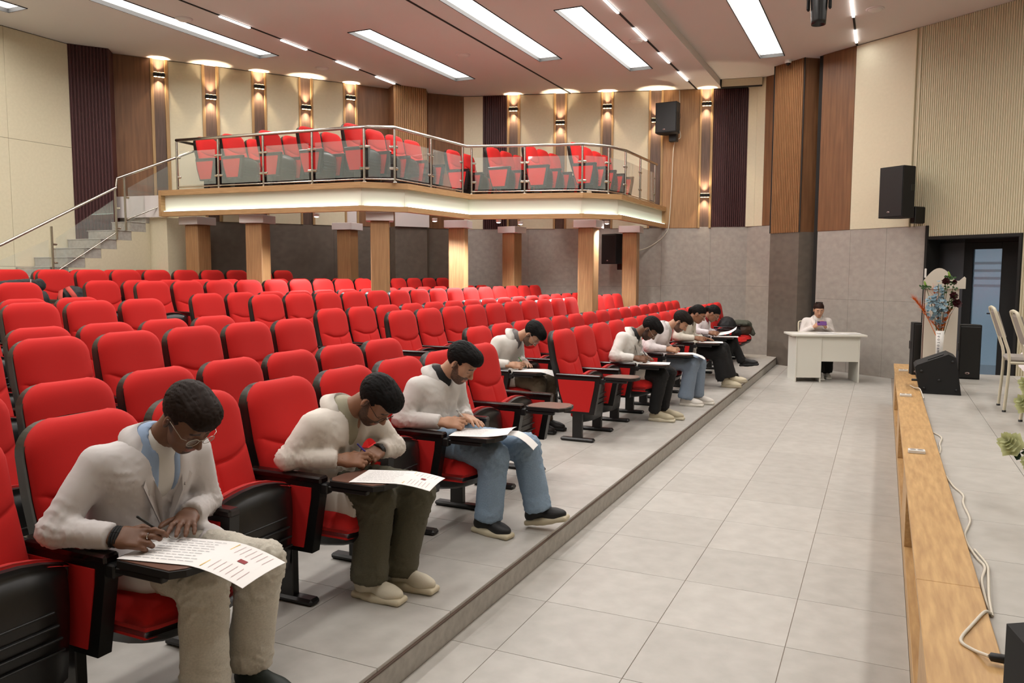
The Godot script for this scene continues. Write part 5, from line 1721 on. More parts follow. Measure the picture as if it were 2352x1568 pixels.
	paper("exam sheet bent over the tablet of the student in white shoes", Vector3(tx + 0.10, ty, z6 + 0.26), V(0.34, 0, -0.10), V(-0.04, 0, -0.22), 0.3, 0.06, 4)
	var z7 := -7.27 - PITCH * 7
	var p7 := person(mk.call({"seed": 7, "cell": 0.018, "fem": true, "skin": brown, "beard": 0, "pitch": 0.55, "head": V(0.45, 1.01, -0.01), "neck": V(0.31, 0.925, 0), "chest": V(0.25, 0.80, 0), "glasses": true, "coat": Color(0.81, 0.79, 0.74), "shirt": Color(0.34, 0.30, 0.24), "trousers": Color(0.05, 0.048, 0.05), "leg": 1.3, "hem": 1.45, "rwr": V(0.47, 0.682, 0.19), "lwr": V(0.52, 0.672, -0.02), "ldir": V(0.14, -0.01, 0.05),
		"rknee": V(0.76, 0.47, 0.06), "lknee": V(0.78, 0.53, -0.06), "rank": V(0.84, 0.15, 0.02), "lank": V(0.86, 0.17, -0.04), "rshoe": [V(0.80, 0.0, 0.03), 0.0, 0.0], "lshoe": [V(0.87, 0.035, -0.03), -0.1, 0.15], "shoe": Color(0.78, 0.74, 0.64), "sole": Color(0.60, 0.56, 0.48), "vwide": 0.055}),
		Vector3(ROWX, fl, z7), 0.0, "woman with glasses in white coat and wide black trousers writing")
	pen_in_hand(p7, Color(0.14, 0.14, 0.15), "dark pen in the hand of the woman in wide trousers")
	paper("exam sheet on the tablet of the woman in wide trousers", Vector3(tx + 0.03, ty, z7 + 0.26), V(0.32, 0, -0.06), V(-0.05, 0, -0.24), 0.2, 0.0, 4)
	var z8 := -7.27 - PITCH * 9
	var p8 := person(mk.call({"seed": 8, "cell": 0.018, "fem": true, "skin": brown, "beard": 0, "pitch": 0.75, "head": V(0.44, 0.965, -0.01), "neck": V(0.30, 0.89, 0), "chest": V(0.25, 0.77, 0), "rsh": V(0.25, 0.83, 0.16), "lsh": V(0.30, 0.82, -0.17), "glasses": true, "coat": Color(0.83, 0.80, 0.81), "shirt": Color(0.50, 0.06, 0.10), "trousers": Color(0.045, 0.042, 0.046), "vwide": 0.06,
		"rknee": V(0.70, 0.49, 0.06), "lknee": V(0.74, 0.56, -0.02), "rank": V(0.64, 0.13, 0.06), "lank": V(0.88, 0.27, 0.0), "rshoe": [V(0.58, 0.0, 0.06), 0.0, 0.0], "lshoe": [V(0.86, 0.17, 0.0), 0.0, 0.10], "shoe": Color(0.05, 0.05, 0.055), "sole": Color(0.05, 0.05, 0.05)}),
		Vector3(ROWX, fl, z8), 0.0, "woman in white coat with a red scarf, legs crossed, writing")
	pen_in_hand(p8, Color(0.35, 0.33, 0.55), "violet pen in the hand of the woman with the red scarf")
	paper("upright held exam sheet of the woman with the red scarf", Vector3(tx + 0.06, ty + 0.01, z8 + 0.18), V(0.26, 0.05, -0.05), V(-0.02, 0.03, -0.2), 0.1, -0.05, 0)
	paper("exam sheet lying on the tablet of the woman with the red scarf", Vector3(tx + 0.02, ty, z8 + 0.28), V(0.36, 0, -0.04), V(-0.04, 0, -0.2), 0.1, 0.0, 0)
	# 9 at the desk, facing the hall
	var p9 := person(mk.call({"seed": 9, "cell": 0.018, "fem": true, "skin": Color(0.74, 0.565, 0.46), "beard": 0, "pitch": 0.32, "hyaw": 0.05, "head": V(0.30, 1.115, 0), "neck": V(0.25, 0.985, 0), "chest": V(0.22, 0.84, 0), "waist": V(0.21, 0.67, 0), "pelvis": V(0.20, 0.53, 0), "rsh": V(0.21, 0.91, 0.18), "lsh": V(0.21, 0.91, -0.18), "relb": V(0.26, 0.70, 0.25), "lelb": V(0.26, 0.70, -0.25), "rwr": V(0.42, 0.85, 0.08), "lwr": V(0.42, 0.85, -0.08), "rdir": V(0.10, 0.06, -0.05), "ldir": V(0.10, 0.06, 0.05), "rroll": 1.2, "lroll": 1.2, "lhand": "grip",
		"hair": Color(0.16, 0.10, 0.08), "coat": Color(0.83, 0.80, 0.78), "shirt": Color(0.80, 0.78, 0.76), "trousers": Color(0.05, 0.045, 0.045), "leg": 1.2, "hem": 1.3, "rknee": V(0.62, 0.50, 0.10), "lknee": V(0.62, 0.50, -0.10), "rank": V(0.62, 0.15, 0.06), "lank": V(0.50, 0.15, -0.10), "rshoe": [V(0.58, 0, 0.05), 0.0, 0.0], "lshoe": [V(0.42, 0, -0.10), 0.0, 0.0], "shoe": Color(0.70, 0.68, 0.65), "sole": Color(0.80, 0.79, 0.76), "vwide": 0.05}),
		Vector3(-1.06, 0.0, -14.46), deg_to_rad(-72.0), "woman in white shirt sitting at the white desk looking at a purple phone")
	var ph := base("phone", p9.transform * V(0.535, 0.905, 0.0), p9.rotation.y)
	tag(ph, "purple phone held by the woman at the desk", "phone")
	bx("case", Vector3.ZERO, V(0.012, 0.075, 0.15), mat(Color(0.36, 0.16, 0.46), 0.4), ph, 0.005, Basis(Vector3.BACK, 0.5))
	bx("camera_bump", V(-0.004, 0.02, 0.05), V(0.014, 0.025, 0.025), M.black, ph, 0.003, Basis(Vector3.BACK, 0.5))
	st = S()
	var hx := p9.transform * V(0.33, 1.235, 0.0)
	var sg := base("sunglasses", hx, p9.rotation.y)
	tag(sg, "dark sunglasses pushed up on the hair of the woman at the desk", "sunglasses")
	for s: float in [-1.0, 1.0]:
		st = S(); lathe(st, [Vector2(0.0, 0.0), Vector2(0.022, 0.001), Vector2(0.025, 0.004), Vector2(0.0, 0.006)], V(0.0, 0.0, 0.032 * s), 14, Basis(Vector3.BACK, -0.5)); obj("lens", st, M.blackgloss, sg)
	st = S(); tube(st, [V(-0.09, -0.03, -0.075), V(-0.01, 0.0, -0.06), V(0.005, 0.004, 0.0), V(-0.01, 0.0, 0.06), V(-0.09, -0.03, 0.075)], 0.0025, 6); obj("frame", st, M.blackgloss, sg)
	for p: Node3D in [p1, p2, p3, p4, p5, p6, p7, p8, p9]: p.remove_meta("pen_xf")

# ---------------------------------------------------------------- furniture and things
func metal_chair(at: Vector3, turn: float, label: String, group := "") -> Node3D:
	# ivory tube frame, grey padded back and seat; faces +x
	var o := base("banquet_chair", at, turn)
	tag(o, label, "chair", group)
	for s: float in [-1.0, 1.0]:
		var st := S(); tube(st, smooth_path([Vector3(-0.02, 0.0, 0.19 * s), Vector3(0.0, 0.44, 0.19 * s), Vector3(-0.04, 0.62, 0.19 * s), Vector3(-0.12, 0.86, 0.185 * s), Vector3(-0.13, 0.895, 0.15 * s)], 4), 0.0125, 8); obj("back_leg", st, M.ivory, o)
		st = S(); tube(st, [Vector3(0.40, 0.0, 0.19 * s), Vector3(0.38, 0.43, 0.19 * s)], 0.0125, 8); obj("front_leg", st, M.ivory, o)
		st = S(); tube(st, [Vector3(0.0, 0.43, 0.19 * s), Vector3(0.38, 0.43, 0.19 * s)], 0.0125, 8); obj("seat_rail", st, M.ivory, o)
		for x: float in [-0.02, 0.40]:
			st = S(); lathe(st, [Vector2(0.016, 0.0), Vector2(0.016, 0.015), Vector2(0.0126, 0.016)], Vector3(x, 0, 0.19 * s), 8); obj("foot_cap", st, M.black, o)
	var st2 := S(); tube(st2, smooth_path([Vector3(-0.13, 0.895, -0.15), Vector3(-0.135, 0.905, 0.0), Vector3(-0.13, 0.895, 0.15)], 4), 0.0125, 8); obj("top_rail", st2, M.ivory, o)
	st2 = S(); tube(st2, [Vector3(0.39, 0.18, -0.19), Vector3(0.39, 0.18, 0.19)], 0.010, 8); obj("stretcher", st2, M.ivory, o)
	var b := Basis(Vector3.BACK, 0.30)
	bx("backrest", Vector3(-0.075, 0.755, 0), Vector3(0.03, 0.25, 0.34), M.grey_cloth, o, 0.012, b)
	bx("seat", Vector3(0.19, 0.455, 0), Vector3(0.40, 0.05, 0.38), M.grey_cloth, o, 0.02)
	return o

func loudspeaker(n: String, at: Vector3, yaw: float, size: Vector3, label: String, tilt := 0.0) -> Node3D:
	# cabinet with a grille towards +z, tapering to the back
	var o := base(n, at)
	o.basis = Basis(Vector3.UP, yaw) * Basis(Vector3.RIGHT, tilt)
	tag(o, label, "speaker")
	var w := size.x * 0.5
	var d := size.z * 0.5
	var st := S()
	prism(st, PackedVector2Array([Vector2(-w, -d), Vector2(w, -d), Vector2(w, d * 0.3), Vector2(w * 0.55, d), Vector2(-w * 0.55, d), Vector2(-w, d * 0.3)]), Vector3(0, size.y, 0), Vector3.RIGHT, Vector3.FORWARD, size.y)
	obj("cabinet", st, M.blackmatte, o)
	bx("grille", Vector3(0, size.y * 0.5, d + 0.004), Vector3(size.x - 0.02, size.y - 0.03, 0.012), M.black, o, 0.004)
	st = S()
	lathe(st, [Vector2(0.0, 0.004), Vector2(0.022, 0.003), Vector2(0.024, 0.0)], Vector3(-w * 0.15, size.y * 0.11, d + 0.010), 16, Basis(Vector3.RIGHT, PI / 2) * Basis.from_scale(Vector3(1.0, 1.0, 0.55)))
	obj("badge", st, mat(Color(0.62, 0.52, 0.50), 0.4), o)
	st = S()
	lathe(st, [Vector2(0.0, 0.0048), Vector2(0.008, 0.0046), Vector2(0.008, 0.0)], Vector3(-w * 0.15, size.y * 0.11, d + 0.0105), 10, Basis(Vector3.RIGHT, PI / 2))
	obj("badge_centre", st, M.black, o)
	for s: float in [-1.0, 1.0]:
		bx("handle", Vector3(w * s, size.y * 0.58, -d * 0.1), Vector3(0.012, 0.10, 0.09), M.black, o, 0.01)
	return o

func build_items() -> void:
	var st := S()
	# desk and its papers
	var dr := Vector3(0.954, 0, -0.303).normalized()
	var dk := base("office_desk", Vector3(-0.835, 0, -13.715))
	dk.basis = Basis(dr, Vector3.UP, dr.cross(Vector3.UP))
	tag(dk, "white laminate office desk with a cupboard on one side", "desk")
	bx("desk_top", Vector3(0, 0.745, 0), Vector3(1.14, 0.03, 0.64), M.desk, dk, 0.004)
	bx("side_board", Vector3(-0.49, 0.365, 0.0), Vector3(0.02, 0.73, 0.56), M.desk, dk, 0.002)
	bx("cupboard", Vector3(-0.29, 0.40, 0.0), Vector3(0.38, 0.66, 0.54), M.desk, dk, 0.003)
	bx("cupboard_foot", Vector3(-0.11, 0.035, 0.0), Vector3(0.02, 0.07, 0.52), M.desk, dk, 0.002)
	bx("modesty_panel", Vector3(0.175, 0.53, 0.245), Vector3(0.57, 0.40, 0.018), M.desk, dk, 0.002)
	bx("side_board", Vector3(0.47, 0.365, 0.0), Vector3(0.02, 0.73, 0.52), M.desk, dk, 0.002)
	var ps := [[-0.36, 0.10, 0.1, "overhanging its corner"], [-0.08, 0.17, -0.15, "near its middle front"], [0.18, 0.14, 0.25, "beside the phone holder"], [0.40, 0.02, -0.1, "at its open end"], [0.05, -0.10, 0.05, "in front of the seated woman"]]
	for i in ps.size():
		var p: Array = ps[i]
		var q := base("paper_sheet", dk.transform * Vector3(p[0], 0.7605 + 0.0012 * i, p[1]))
		q.basis = dk.basis * Basis(Vector3.UP, p[2])
		tag(q, "loose white paper sheet on the white desk, " + p[3], "paper", "papers on the desk")
		bx("sheet", Vector3(0, 0.0006, 0), Vector3(0.297, 0.0012, 0.21), M.paper, q)
		st = S()
		for k in 7: quad(st, Vector3(-0.11, 0.0014, -0.07 + 0.02 * k), Vector3(0.10, 0.0014, -0.07 + 0.02 * k), Vector3(0.10, 0.0014, -0.072 + 0.02 * k), Vector3(-0.11, 0.0014, -0.072 + 0.02 * k))
		obj("print", st, M.ink, q)
	metal_chair(Vector3(-1.10, 0, -14.50), deg_to_rad(-72.0), "ivory metal chair with grey back at the white desk")
	# stage: banquet chairs and table
	metal_chair(Vector3(1.01, STAGE, -8.2), 0.0, "ivory metal banquet chair standing alone at the table corner")
	metal_chair(Vector3(1.07, STAGE, -7.35), 0.0, "ivory metal banquet chair half hidden by white cloth and flowers")
	var tb := base("banquet_table", Vector3(1.95, STAGE, -8.0))
	tag(tb, "banquet table under a draped white cloth on the stage", "table")
	bx("table_top", Vector3(0, 0.735, 0), Vector3(0.9, 0.03, 2.0), M.desk, tb, 0.004)
	for p: Array in [[-0.38, -0.9], [0.38, -0.9], [-0.38, 0.9], [0.38, 0.9]]:
		st = S(); lathe(st, [Vector2(0.02, 0.0), Vector2(0.02, 0.72)], Vector3(p[0], 0, p[1]), 8); obj("leg", st, M.ivory, tb)
	var cl := base("tablecloth", Vector3(1.95, STAGE + 0.752, -8.0))
	tag(cl, "crumpled white cloth hanging off the banquet table towards the chair", "tablecloth")
	var rows := []
	var fn := FastNoiseLite.new()
	fn.seed = 9; fn.frequency = 2.2
	for i in 25:
		var row := []
		for j in 31:
			var u := lerpf(-0.85, 0.5, i / 24.0)
			var v := lerpf(-1.1, 1.1, j / 30.0)
			var over := maxf(0.0, -u - 0.45)
			var y := 0.004 + 0.006 * fn.get_noise_2d(u * 6, v * 6)
			var x := u
			if over > 0.0:
				var spread := 0.16 + 0.12 * sin(v * 7.0) + 0.10 * fn.get_noise_2d(u * 3, v * 3)
				x = -0.45 - over * (0.55 + spread)
				y -= over * (0.85 - 0.25 * sin(v * 5.0 + 1.0))
			row.append(Vector3(x, y, v))
		rows.append(row)
	st = S(); sheet(st, rows)
	var low := []
	for r: Array in rows:
		var q := []
		for p: Vector3 in r: q.append(p - Vector3(0.002, 0.003, 0))
		q.reverse(); low.append(q)
	sheet(st, low)
	obj("cloth", st, mat(Color(0.84, 0.80, 0.80), 0.9), cl)
	# lectern
	var le := base("lectern", Vector3(0.575, STAGE, -9.95))
	tag(le, "cream white lectern with a curved crest and a side shelf", "lectern")
	bx("body", Vector3(0, 0.52, 0), Vector3(0.32, 1.04, 0.42), M.ivoryboard, le, 0.006)
	var crest := PackedVector2Array()
	for i in 15:
		var t := i / 14.0
		crest.append(Vector2(-0.185 + 0.34 * t, 1.12 + 0.145 * sin(PI * clampf(t * 1.12, 0, 1)) * (1.0 - 0.15 * t)))
	crest.append(Vector2(0.20, 1.165)); crest.append(Vector2(0.215, 1.15)); crest.append(Vector2(0.215, 1.035)); crest.append(Vector2(-0.185, 1.035))
	crest.reverse()
	st = S(); prism(st, crest, Vector3(0, 0, 0.235), Vector3.RIGHT, Vector3.UP, 0.03); obj("crest", st, M.ivoryboard, le)
	bx("shelf", Vector3(0.02, 1.05, 0), Vector3(0.38, 0.025, 0.46), M.ivoryboard, le, 0.004)
	bx("side_trim", Vector3(-0.165, 0.55, 0.19), Vector3(0.015, 1.1, 0.03), mat(Color(0.42, 0.33, 0.29), 0.6), le, 0.003)
	bx("microphone_clip", Vector3(-0.17, 1.20, 0.21), Vector3(0.02, 0.10, 0.02), M.plastic, le, 0.004)
	# loudspeakers on the stage
	var s2 := loudspeaker("floor_speaker", Vector3(0.915, STAGE, -10.45), 0.0, Vector3(0.215, 0.615, 0.24), "tall black floor loudspeaker behind the lectern")
	var s3 := loudspeaker("floor_speaker", Vector3(0.36, STAGE, -10.35), 0.2, Vector3(0.10, 0.63, 0.22), "narrow black upright loudspeaker by the ledge end")
	var mo := base("stage_monitor", Vector3(0.0, STAGE, -8.95))
	tag(mo, "black wedge stage monitor beside the oak ledge", "speaker")
	st = S(); prism(st, PackedVector2Array([Vector2(0.372, 0.0), Vector2(0.733, 0.002), Vector2(0.677, 0.368), Vector2(0.607, 0.402), Vector2(0.335, 0.285), Vector2(0.315, 0.262)]), Vector3(0, 0, 0.06), Vector3.RIGHT, Vector3.UP, 0.46)
	obj("cabinet", st, M.blackmatte, mo)
	for p: Array in [[0.375, 0.225], [0.405, 0.055], [0.69, 0.05], [0.645, 0.33], [0.535, 0.14]]:
		st = S(); lathe(st, [Vector2(0.0, 0.010), Vector2(0.011, 0.008), Vector2(0.014, 0.0)], Vector3(p[0], p[1], 0.06), 12, Basis(Vector3.RIGHT, PI / 2)); obj("rubber_foot", st, M.black, mo)
	bx("carry_handle", Vector3(0.50, 0.362, -0.06), Vector3(0.15, 0.012, 0.05), M.black, mo, 0.004, Basis(Vector3.BACK, 0.41))
	st = S(); lathe(st, [Vector2(0.012, 0.0), Vector2(0.012, 0.05), Vector2(0.009, 0.055)], Vector3(0.345, 0.13, 0.03), 10, Basis(Vector3.BACK, PI / 2)); obj("plug", st, M.black, mo)
	var fs := loudspeaker("floor_speaker", Vector3(0.66, STAGE, -2.0), deg_to_rad(90.0), Vector3(0.46, 0.44, 0.74), "large black loudspeaker standing by the cable plug at the ledge")
	fs.basis = Basis(Vector3.UP, deg_to_rad(90.0 + 12.0))
	fs.position = Vector3(0.66, STAGE, -1.93)
	var pl := base("cable_plug", Vector3(0.335, 0.585, -2.69))
	tag(pl, "black and blue speaker cable plug at the large loudspeaker", "plug")
	st = S(); lathe(st, [Vector2(0.006, -0.005), Vector2(0.013, 0.0), Vector2(0.014, 0.045), Vector2(0.012, 0.05)], Vector3.ZERO, 14, Basis(Vector3.BACK, -PI / 2)); obj("sleeve", st, M.black, pl)
	st = S(); lathe(st, [Vector2(0.0135, 0.05), Vector2(0.0135, 0.068), Vector2(0.0, 0.07)], Vector3.ZERO, 14, Basis(Vector3.BACK, -PI / 2)); obj("collar", st, mat(Color(0.16, 0.17, 0.55), 0.4), pl)
	# sockets and cables along the ledge
	var names := ["nearest the monitor's far side", "beside the wedge monitor", "where the cable leaves the ledge"]
	var k := 0
	for p: Array in [[0.252, -10.55, 0.0], [0.231, -8.4, 0.03], [0.237, -5.76, 0.02]]:
		var o := base("floor_socket", Vector3(p[0], 0.56, p[1]), p[2])
		tag(o, "small white double socket box on the oak ledge, " + ["at its far end", "beside the wedge monitor", "by the loose cable loop"][k], "socket", "socket boxes on the ledge")
		bx("box", Vector3(0, 0.011, 0), Vector3(0.10, 0.022, 0.062), M.plastic, o, 0.003)
		for x: float in [-0.022, 0.022]:
			st = S(); lathe(st, [Vector2(0.019, 0.0225), Vector2(0.017, 0.0235), Vector2(0.0, 0.0228)], Vector3(x, 0, 0), 14); obj("outlet", st, M.grey_cloth, o)
		k += 1
	var cab := [[[0.363, -6.72], [0.397, -6.644], [0.426, -6.50], [0.40, -6.26], [0.395, -6.07], [0.378, -5.91]], "cream speaker cable loop lying beside the ledge near a socket"]
	var cab2 := [[[0.378, -5.28], [0.40, -5.03], [0.433, -4.851], [0.42, -4.665], [0.426, -4.383], [0.40, -4.21], [0.382, -4.106], [0.382, -3.956], [0.402, -3.78], [0.419, -3.677], [0.392, -3.507], [0.385, -3.295], [0.388, -3.18]], "long cream speaker cable winding along the stage side of the ledge"]
	for c: Array in [cab, cab2]:
		var pts := []
		for p: Array in c[0]: pts.append(Vector3(p[0], STAGE + 0.006, p[1]))
		if c[1].begins_with("long"):
			for p: Array in [[0.36, -3.10], [0.306, -2.951], [0.272, -2.85], [0.27, -2.80], [0.30, -2.76], [0.331, -2.69]]: pts.append(Vector3(p[0], 0.566 + (0.02 if p[0] > 0.32 and p[1] > -2.8 else 0.0), p[1]))
		st = S(); tube(st, smooth_path(pts, 6), 0.0055, 8)
		tag(obj("speaker_cable", st, M.cable), c[1], "cable")
	st = S(); tube(st, smooth_path([Vector3(0.402, STAGE + 0.006, -3.9), Vector3(0.43, STAGE + 0.006, -3.72), Vector3(0.418, STAGE + 0.018, -3.55), Vector3(0.395, STAGE + 0.018, -3.3), Vector3(0.39, STAGE + 0.006, -3.15)], 6), 0.005, 8)
	tag(obj("speaker_cable", st, M.cable), "second cream cable strand crossing the long cable by the ledge", "cable")
	st = S(); tube(st, smooth_path([Vector3(0.29, 0.566, -9.2), Vector3(0.325, 0.575, -8.95), Vector3(0.36, 0.60, -8.7), Vector3(0.385, 0.55, -8.4)], 6), 0.005, 8)
	tag(obj("speaker_cable", st, M.cable), "short cream cable running from the wedge monitor over the ledge", "cable")
	# vase of flowers in front of the lectern
	var va := base("flower_vase", Vector3(0.56, STAGE, -9.52))
	tag(va, "tall white paper-wrapped vase in front of the lectern", "vase")
	st = S(); lathe(st, [Vector2(0.0, 0.0), Vector2(0.034, 0.0), Vector2(0.033, 0.02), Vector2(0.030, 0.28), Vector2(0.034, 0.40), Vector2(0.042, 0.595), Vector2(0.038, 0.595), Vector2(0.028, 0.32), Vector2(0.0, 0.30)], Vector3.ZERO, 20); obj("vessel", st, M.plastic, va)
	st = S(); lathe(st, [Vector2(0.0335, 0.335), Vector2(0.0345, 0.338), Vector2(0.0335, 0.341)], Vector3.ZERO, 20); obj("band", st, M.white, va)
	var word := "Jeotoam"
	for i in word.length():
		var t := TextMesh.new()
		t.text = word[i]
		t.font_size = 32; t.pixel_size = 0.0011; t.depth = 0.0015
		var f := SystemFont.new(); f.font_names = PackedStringArray(["Droid Serif"]); t.font = f
		var m := put_mesh("letter", t, M.ink, va)
		var yy := 0.565 - 0.031 * i
		m.transform = Transform3D(Basis(Vector3.UP, -0.25) * Basis(Vector3.BACK, -PI / 2), Vector3(-0.012, yy, 0.0335 + 0.006 * (yy - 0.4) / 0.2))
	var top := Vector3(0.56, STAGE + 0.58, -9.52)
	var rg := RandomNumberGenerator.new()
	rg.seed = 4
	var petal := func(stt: SurfaceTool, c: Vector3, nrm: Vector3, r: float, n: int, cup: float) -> void:
		var fb := frame_of(nrm)
		for i in n:
			var a := TAU * i / n + rg.randf() * 0.3
			var d := fb.x * cos(a) + fb.y * sin(a)
			var e := fb.x * -sin(a) + fb.y * cos(a)
			var p0 := c
			var p1 := c + d * r * 0.6 + e * r * 0.42 + fb.z * cup * r * 0.6
			var p2 := c + d * r + fb.z * cup * r
			var p3 := c + d * r * 0.6 - e * r * 0.42 + fb.z * cup * r * 0.6
			quad(stt, p0, p3, p2, p1); quad(stt, p0, p1, p2, p3)
	var stem_m := mat(Color(0.24, 0.30, 0.12), 0.7)
	var blue := mat(Color(0.64, 0.75, 0.80), 0.8)
	# pale blue blossom spikes
	var sp := [[Vector3(-0.04, 0.46, 0.02), 0.30, "tallest"], [Vector3(-0.11, 0.30, 0.04), 0.20, "shorter leaning"], [Vector3(0.0, 0.30, 0.05), 0.26, "middle"]]
	for e: Array in sp:
		var o := base("blossom_spray", top)
		tag(o, "%s spray of pale blue blossoms in the paper vase" % e[2], "flowers", "flowers in the vase")
		var tip: Vector3 = e[0]
		st = S(); tube(st, [Vector3(0, -0.15, 0), tip * 0.5, tip + Vector3(0, 0.05, 0)], 0.003, 6); obj("stem", st, stem_m, o)
		st = S()
		for i in 46:
			var t := rg.randf()
			var c: Vector3 = tip * (1.0 - e[1] / tip.length() * 0.9 * t) + Vector3(0, 0.05 * (1.0 - t), 0) + Vector3(rg.randf_range(-1, 1), rg.randf_range(-1, 1), rg.randf_range(-1, 1)).normalized() * 0.05 * (0.6 + 0.5 * sin(PI * t))
			petal.call(st, c, (c - tip * 0.7 + Vector3(0, 0, 0.04)).normalized(), 0.026, 5, 0.35)
		tag(obj("blossoms", st, blue, o), "", "", "", "stuff")
	# orange pampas plumes
	for e: Array in [[Vector3(-0.25, 0.34, 0.0), "leaning out over the ledge"], [Vector3(-0.07, 0.44, -0.03), "standing behind the blue blossoms"], [Vector3(0.07, 0.22, 0.02), "low among the stems"]]:
		var o := base("orange_plume", top)
		tag(o, "orange feathery plume %s" % e[1], "plume", "flowers in the vase")
		var tip: Vector3 = e[0]
		st = S()
		tube(st, [Vector3(0, -0.12, 0), tip * 0.5 + Vector3(0.0, -0.02, 0), tip], [0.004, 0.004, 0.002], 6)
		for i in 150:
			var t := pow(rg.randf(), 0.8)
			var c := tip * t
			var d := (tip.normalized() * 1.1 + Vector3(rg.randf_range(-1, 1), rg.randf_range(-0.4, 1), rg.randf_range(-1, 1)) * 0.75).normalized()
			var l := 0.05 + 0.06 * rg.randf()
			var sd := d.cross(Vector3(0.3, 0.2, 1)).normalized() * 0.0022
			tri(st, c - sd, c + sd, c + d * l); tri(st, c + sd, c - sd, c + d * l)
		obj("plume", st, mat(Color(0.86, 0.43, 0.13), 0.85), o)
	# dark red roses with leaves
	var leaf_m := mat(Color(0.20, 0.34, 0.13), 0.6)
	var ri := 0
	for c: Array in [[Vector3(0.03, 0.53, 0.02), 0.045, "topmost"], [Vector3(0.11, 0.52, 0.0), 0.030, "small upper"], [Vector3(0.105, 0.38, 0.03), 0.048, "middle"], [Vector3(0.14, 0.30, 0.02), 0.055, "lowest large"]]:
		var o := base("red_rose", top)
		tag(o, "%s dark red rose in the paper vase" % c[2], "rose", "flowers in the vase")
		var p: Vector3 = c[0]
		st = S(); tube(st, [Vector3(0.01, -0.15, 0), p * 0.6, p], 0.003, 6); obj("stem", st, stem_m, o)
		st = S()
		for q in 4: petal.call(st, p + Vector3(0, 0.006 * q, 0), (Vector3(0.1, 0.5, 0.8) + Vector3(rg.randf_range(-0.3, 0.3), 0, 0)).normalized(), c[1] * (1.0 - 0.18 * q), 7, 0.25 + 0.3 * q)
		obj("bloom", st, mat(Color(0.26, 0.03, 0.06), 0.6), o)
		st = S()
		for q in 3: petal.call(st, p * (0.75 + 0.1 * q) + Vector3(rg.randf_range(-0.03, 0.03), 0.02, 0.01), Vector3(rg.randf_range(-0.5, 0.5), 0.6, 0.7).normalized(), 0.035, 3, 0.1)
		obj("leaf", st, leaf_m, o)
	for c: Array in [[Vector3(-0.16, 0.50, 0.0), "lily bud with leaves beside the orange plume"], [Vector3(0.06, 0.60, 0.0), "light green leafy tip above the roses"]]:
		var o := base("green_sprig", top)
		tag(o, c[1], "plant", "flowers in the vase")
		var p: Vector3 = c[0]
		st = S(); tube(st, [Vector3(0, -0.15, 0), p * 0.6, p], 0.003, 6); obj("stem", st, stem_m, o)
		st = S(); lathe(st, [Vector2(0.0, -0.03), Vector2(0.012, 0.0), Vector2(0.008, 0.03), Vector2(0.0, 0.045)], p, 8, Basis(Vector3.BACK, 0.3)); obj("bud", st, mat(Color(0.45, 0.58, 0.20), 0.6), o)
		st = S()
		for q in 4: petal.call(st, p + Vector3(0.02 * q - 0.03, -0.03, 0), Vector3(rg.randf_range(-0.6, 0.6), 0.7, 0.6).normalized(), 0.04, 3, 0.2)
		obj("leaf", st, leaf_m, o)
	# white roses at the picture edge, in a tall stand
	var rs := base("flower_stand", Vector3(0.86, STAGE, -4.6))
	tag(rs, "slender metal flower stand holding white roses by the stage edge", "stand")
	st = S(); lathe(st, [Vector2(0.0, 0.0), Vector2(0.14, 0.0), Vector2(0.14, 0.012), Vector2(0.012, 0.02), Vector2(0.012, 0.50)], Vector3.ZERO, 18); obj("pole", st, M.ivory, rs)
	st = S(); lathe(st, [Vector2(0.012, 0.36), Vector2(0.06, 0.40), Vector2(0.08, 0.50), Vector2(0.07, 0.50), Vector2(0.05, 0.42), Vector2(0.0, 0.40)], Vector3.ZERO, 18); obj("bowl", st, M.ivory, rs)
	var wr := mat(Color(0.86, 0.87, 0.70), 0.7)
	var wi := 0
	for c: Array in [[Vector3(0.615, 0.875, -4.6), 0.062, "large cream white rose hanging lowest at the stand"], [Vector3(0.70, 0.80, -4.55), 0.05, "cream white rose beside the lowest bloom"], [Vector3(0.685, 1.06, -4.75), 0.05, "cream white rose halfway up the stand"], [Vector3(0.70, 1.15, -4.8), 0.045, "cream white rose near the top of the stand"], [Vector3(0.72, 1.02, -4.65), 0.05, "cream white rose in the middle of the stand"]]:
		var o := base("white_rose", c[0])
		tag(o, c[2], "rose", "white roses of the stand")
		st = S()
		for q in 5: petal.call(st, Vector3(-0.006 * q, 0.006 * q, 0.004 * q), Vector3(-0.5, 0.45, 0.6).normalized(), c[1] * (1.15 - 0.17 * q), 6, 0.15 + 0.3 * q)
		obj("bloom", st, wr, o)
		st = S(); tube(st, [Vector3.ZERO, Vector3(0.08, -0.03, -0.01), Vector3(0.86, STAGE + 0.44, -4.6) - (c[0] as Vector3)], 0.004, 6); obj("stem", st, stem_m, o)
		st = S(); petal.call(st, Vector3(0.03, -0.03, 0.02), Vector3(-0.2, 0.5, 0.8).normalized(), 0.045, 3, 0.2); obj("leaf", st, mat(Color(0.08, 0.20, 0.09), 0.6), o)
	# loudspeakers on the walls
	var w1 := loudspeaker("wall_speaker", Vector3(0.17, 2.585, -13.92), deg_to_rad(-38.0), Vector3(0.42, 0.78, 0.40), "large black loudspeaker on the cream wall above the grey stone", 0.0)
	bx("bracket", Vector3(0.10, 0.05, -0.32), Vector3(0.10, 0.26, 0.26), M.black, w1, 0.01)
	var w2 := loudspeaker("wall_speaker", Vector3(-4.02, 4.49, -16.0), deg_to_rad(-4.0), Vector3(0.43, 0.59, 0.36), "black loudspeaker high on the far wall above the balcony")
	bx("bracket", Vector3(0.06, -0.06, -0.15), Vector3(0.16, 0.16, 0.14), M.black, w2, 0.01)
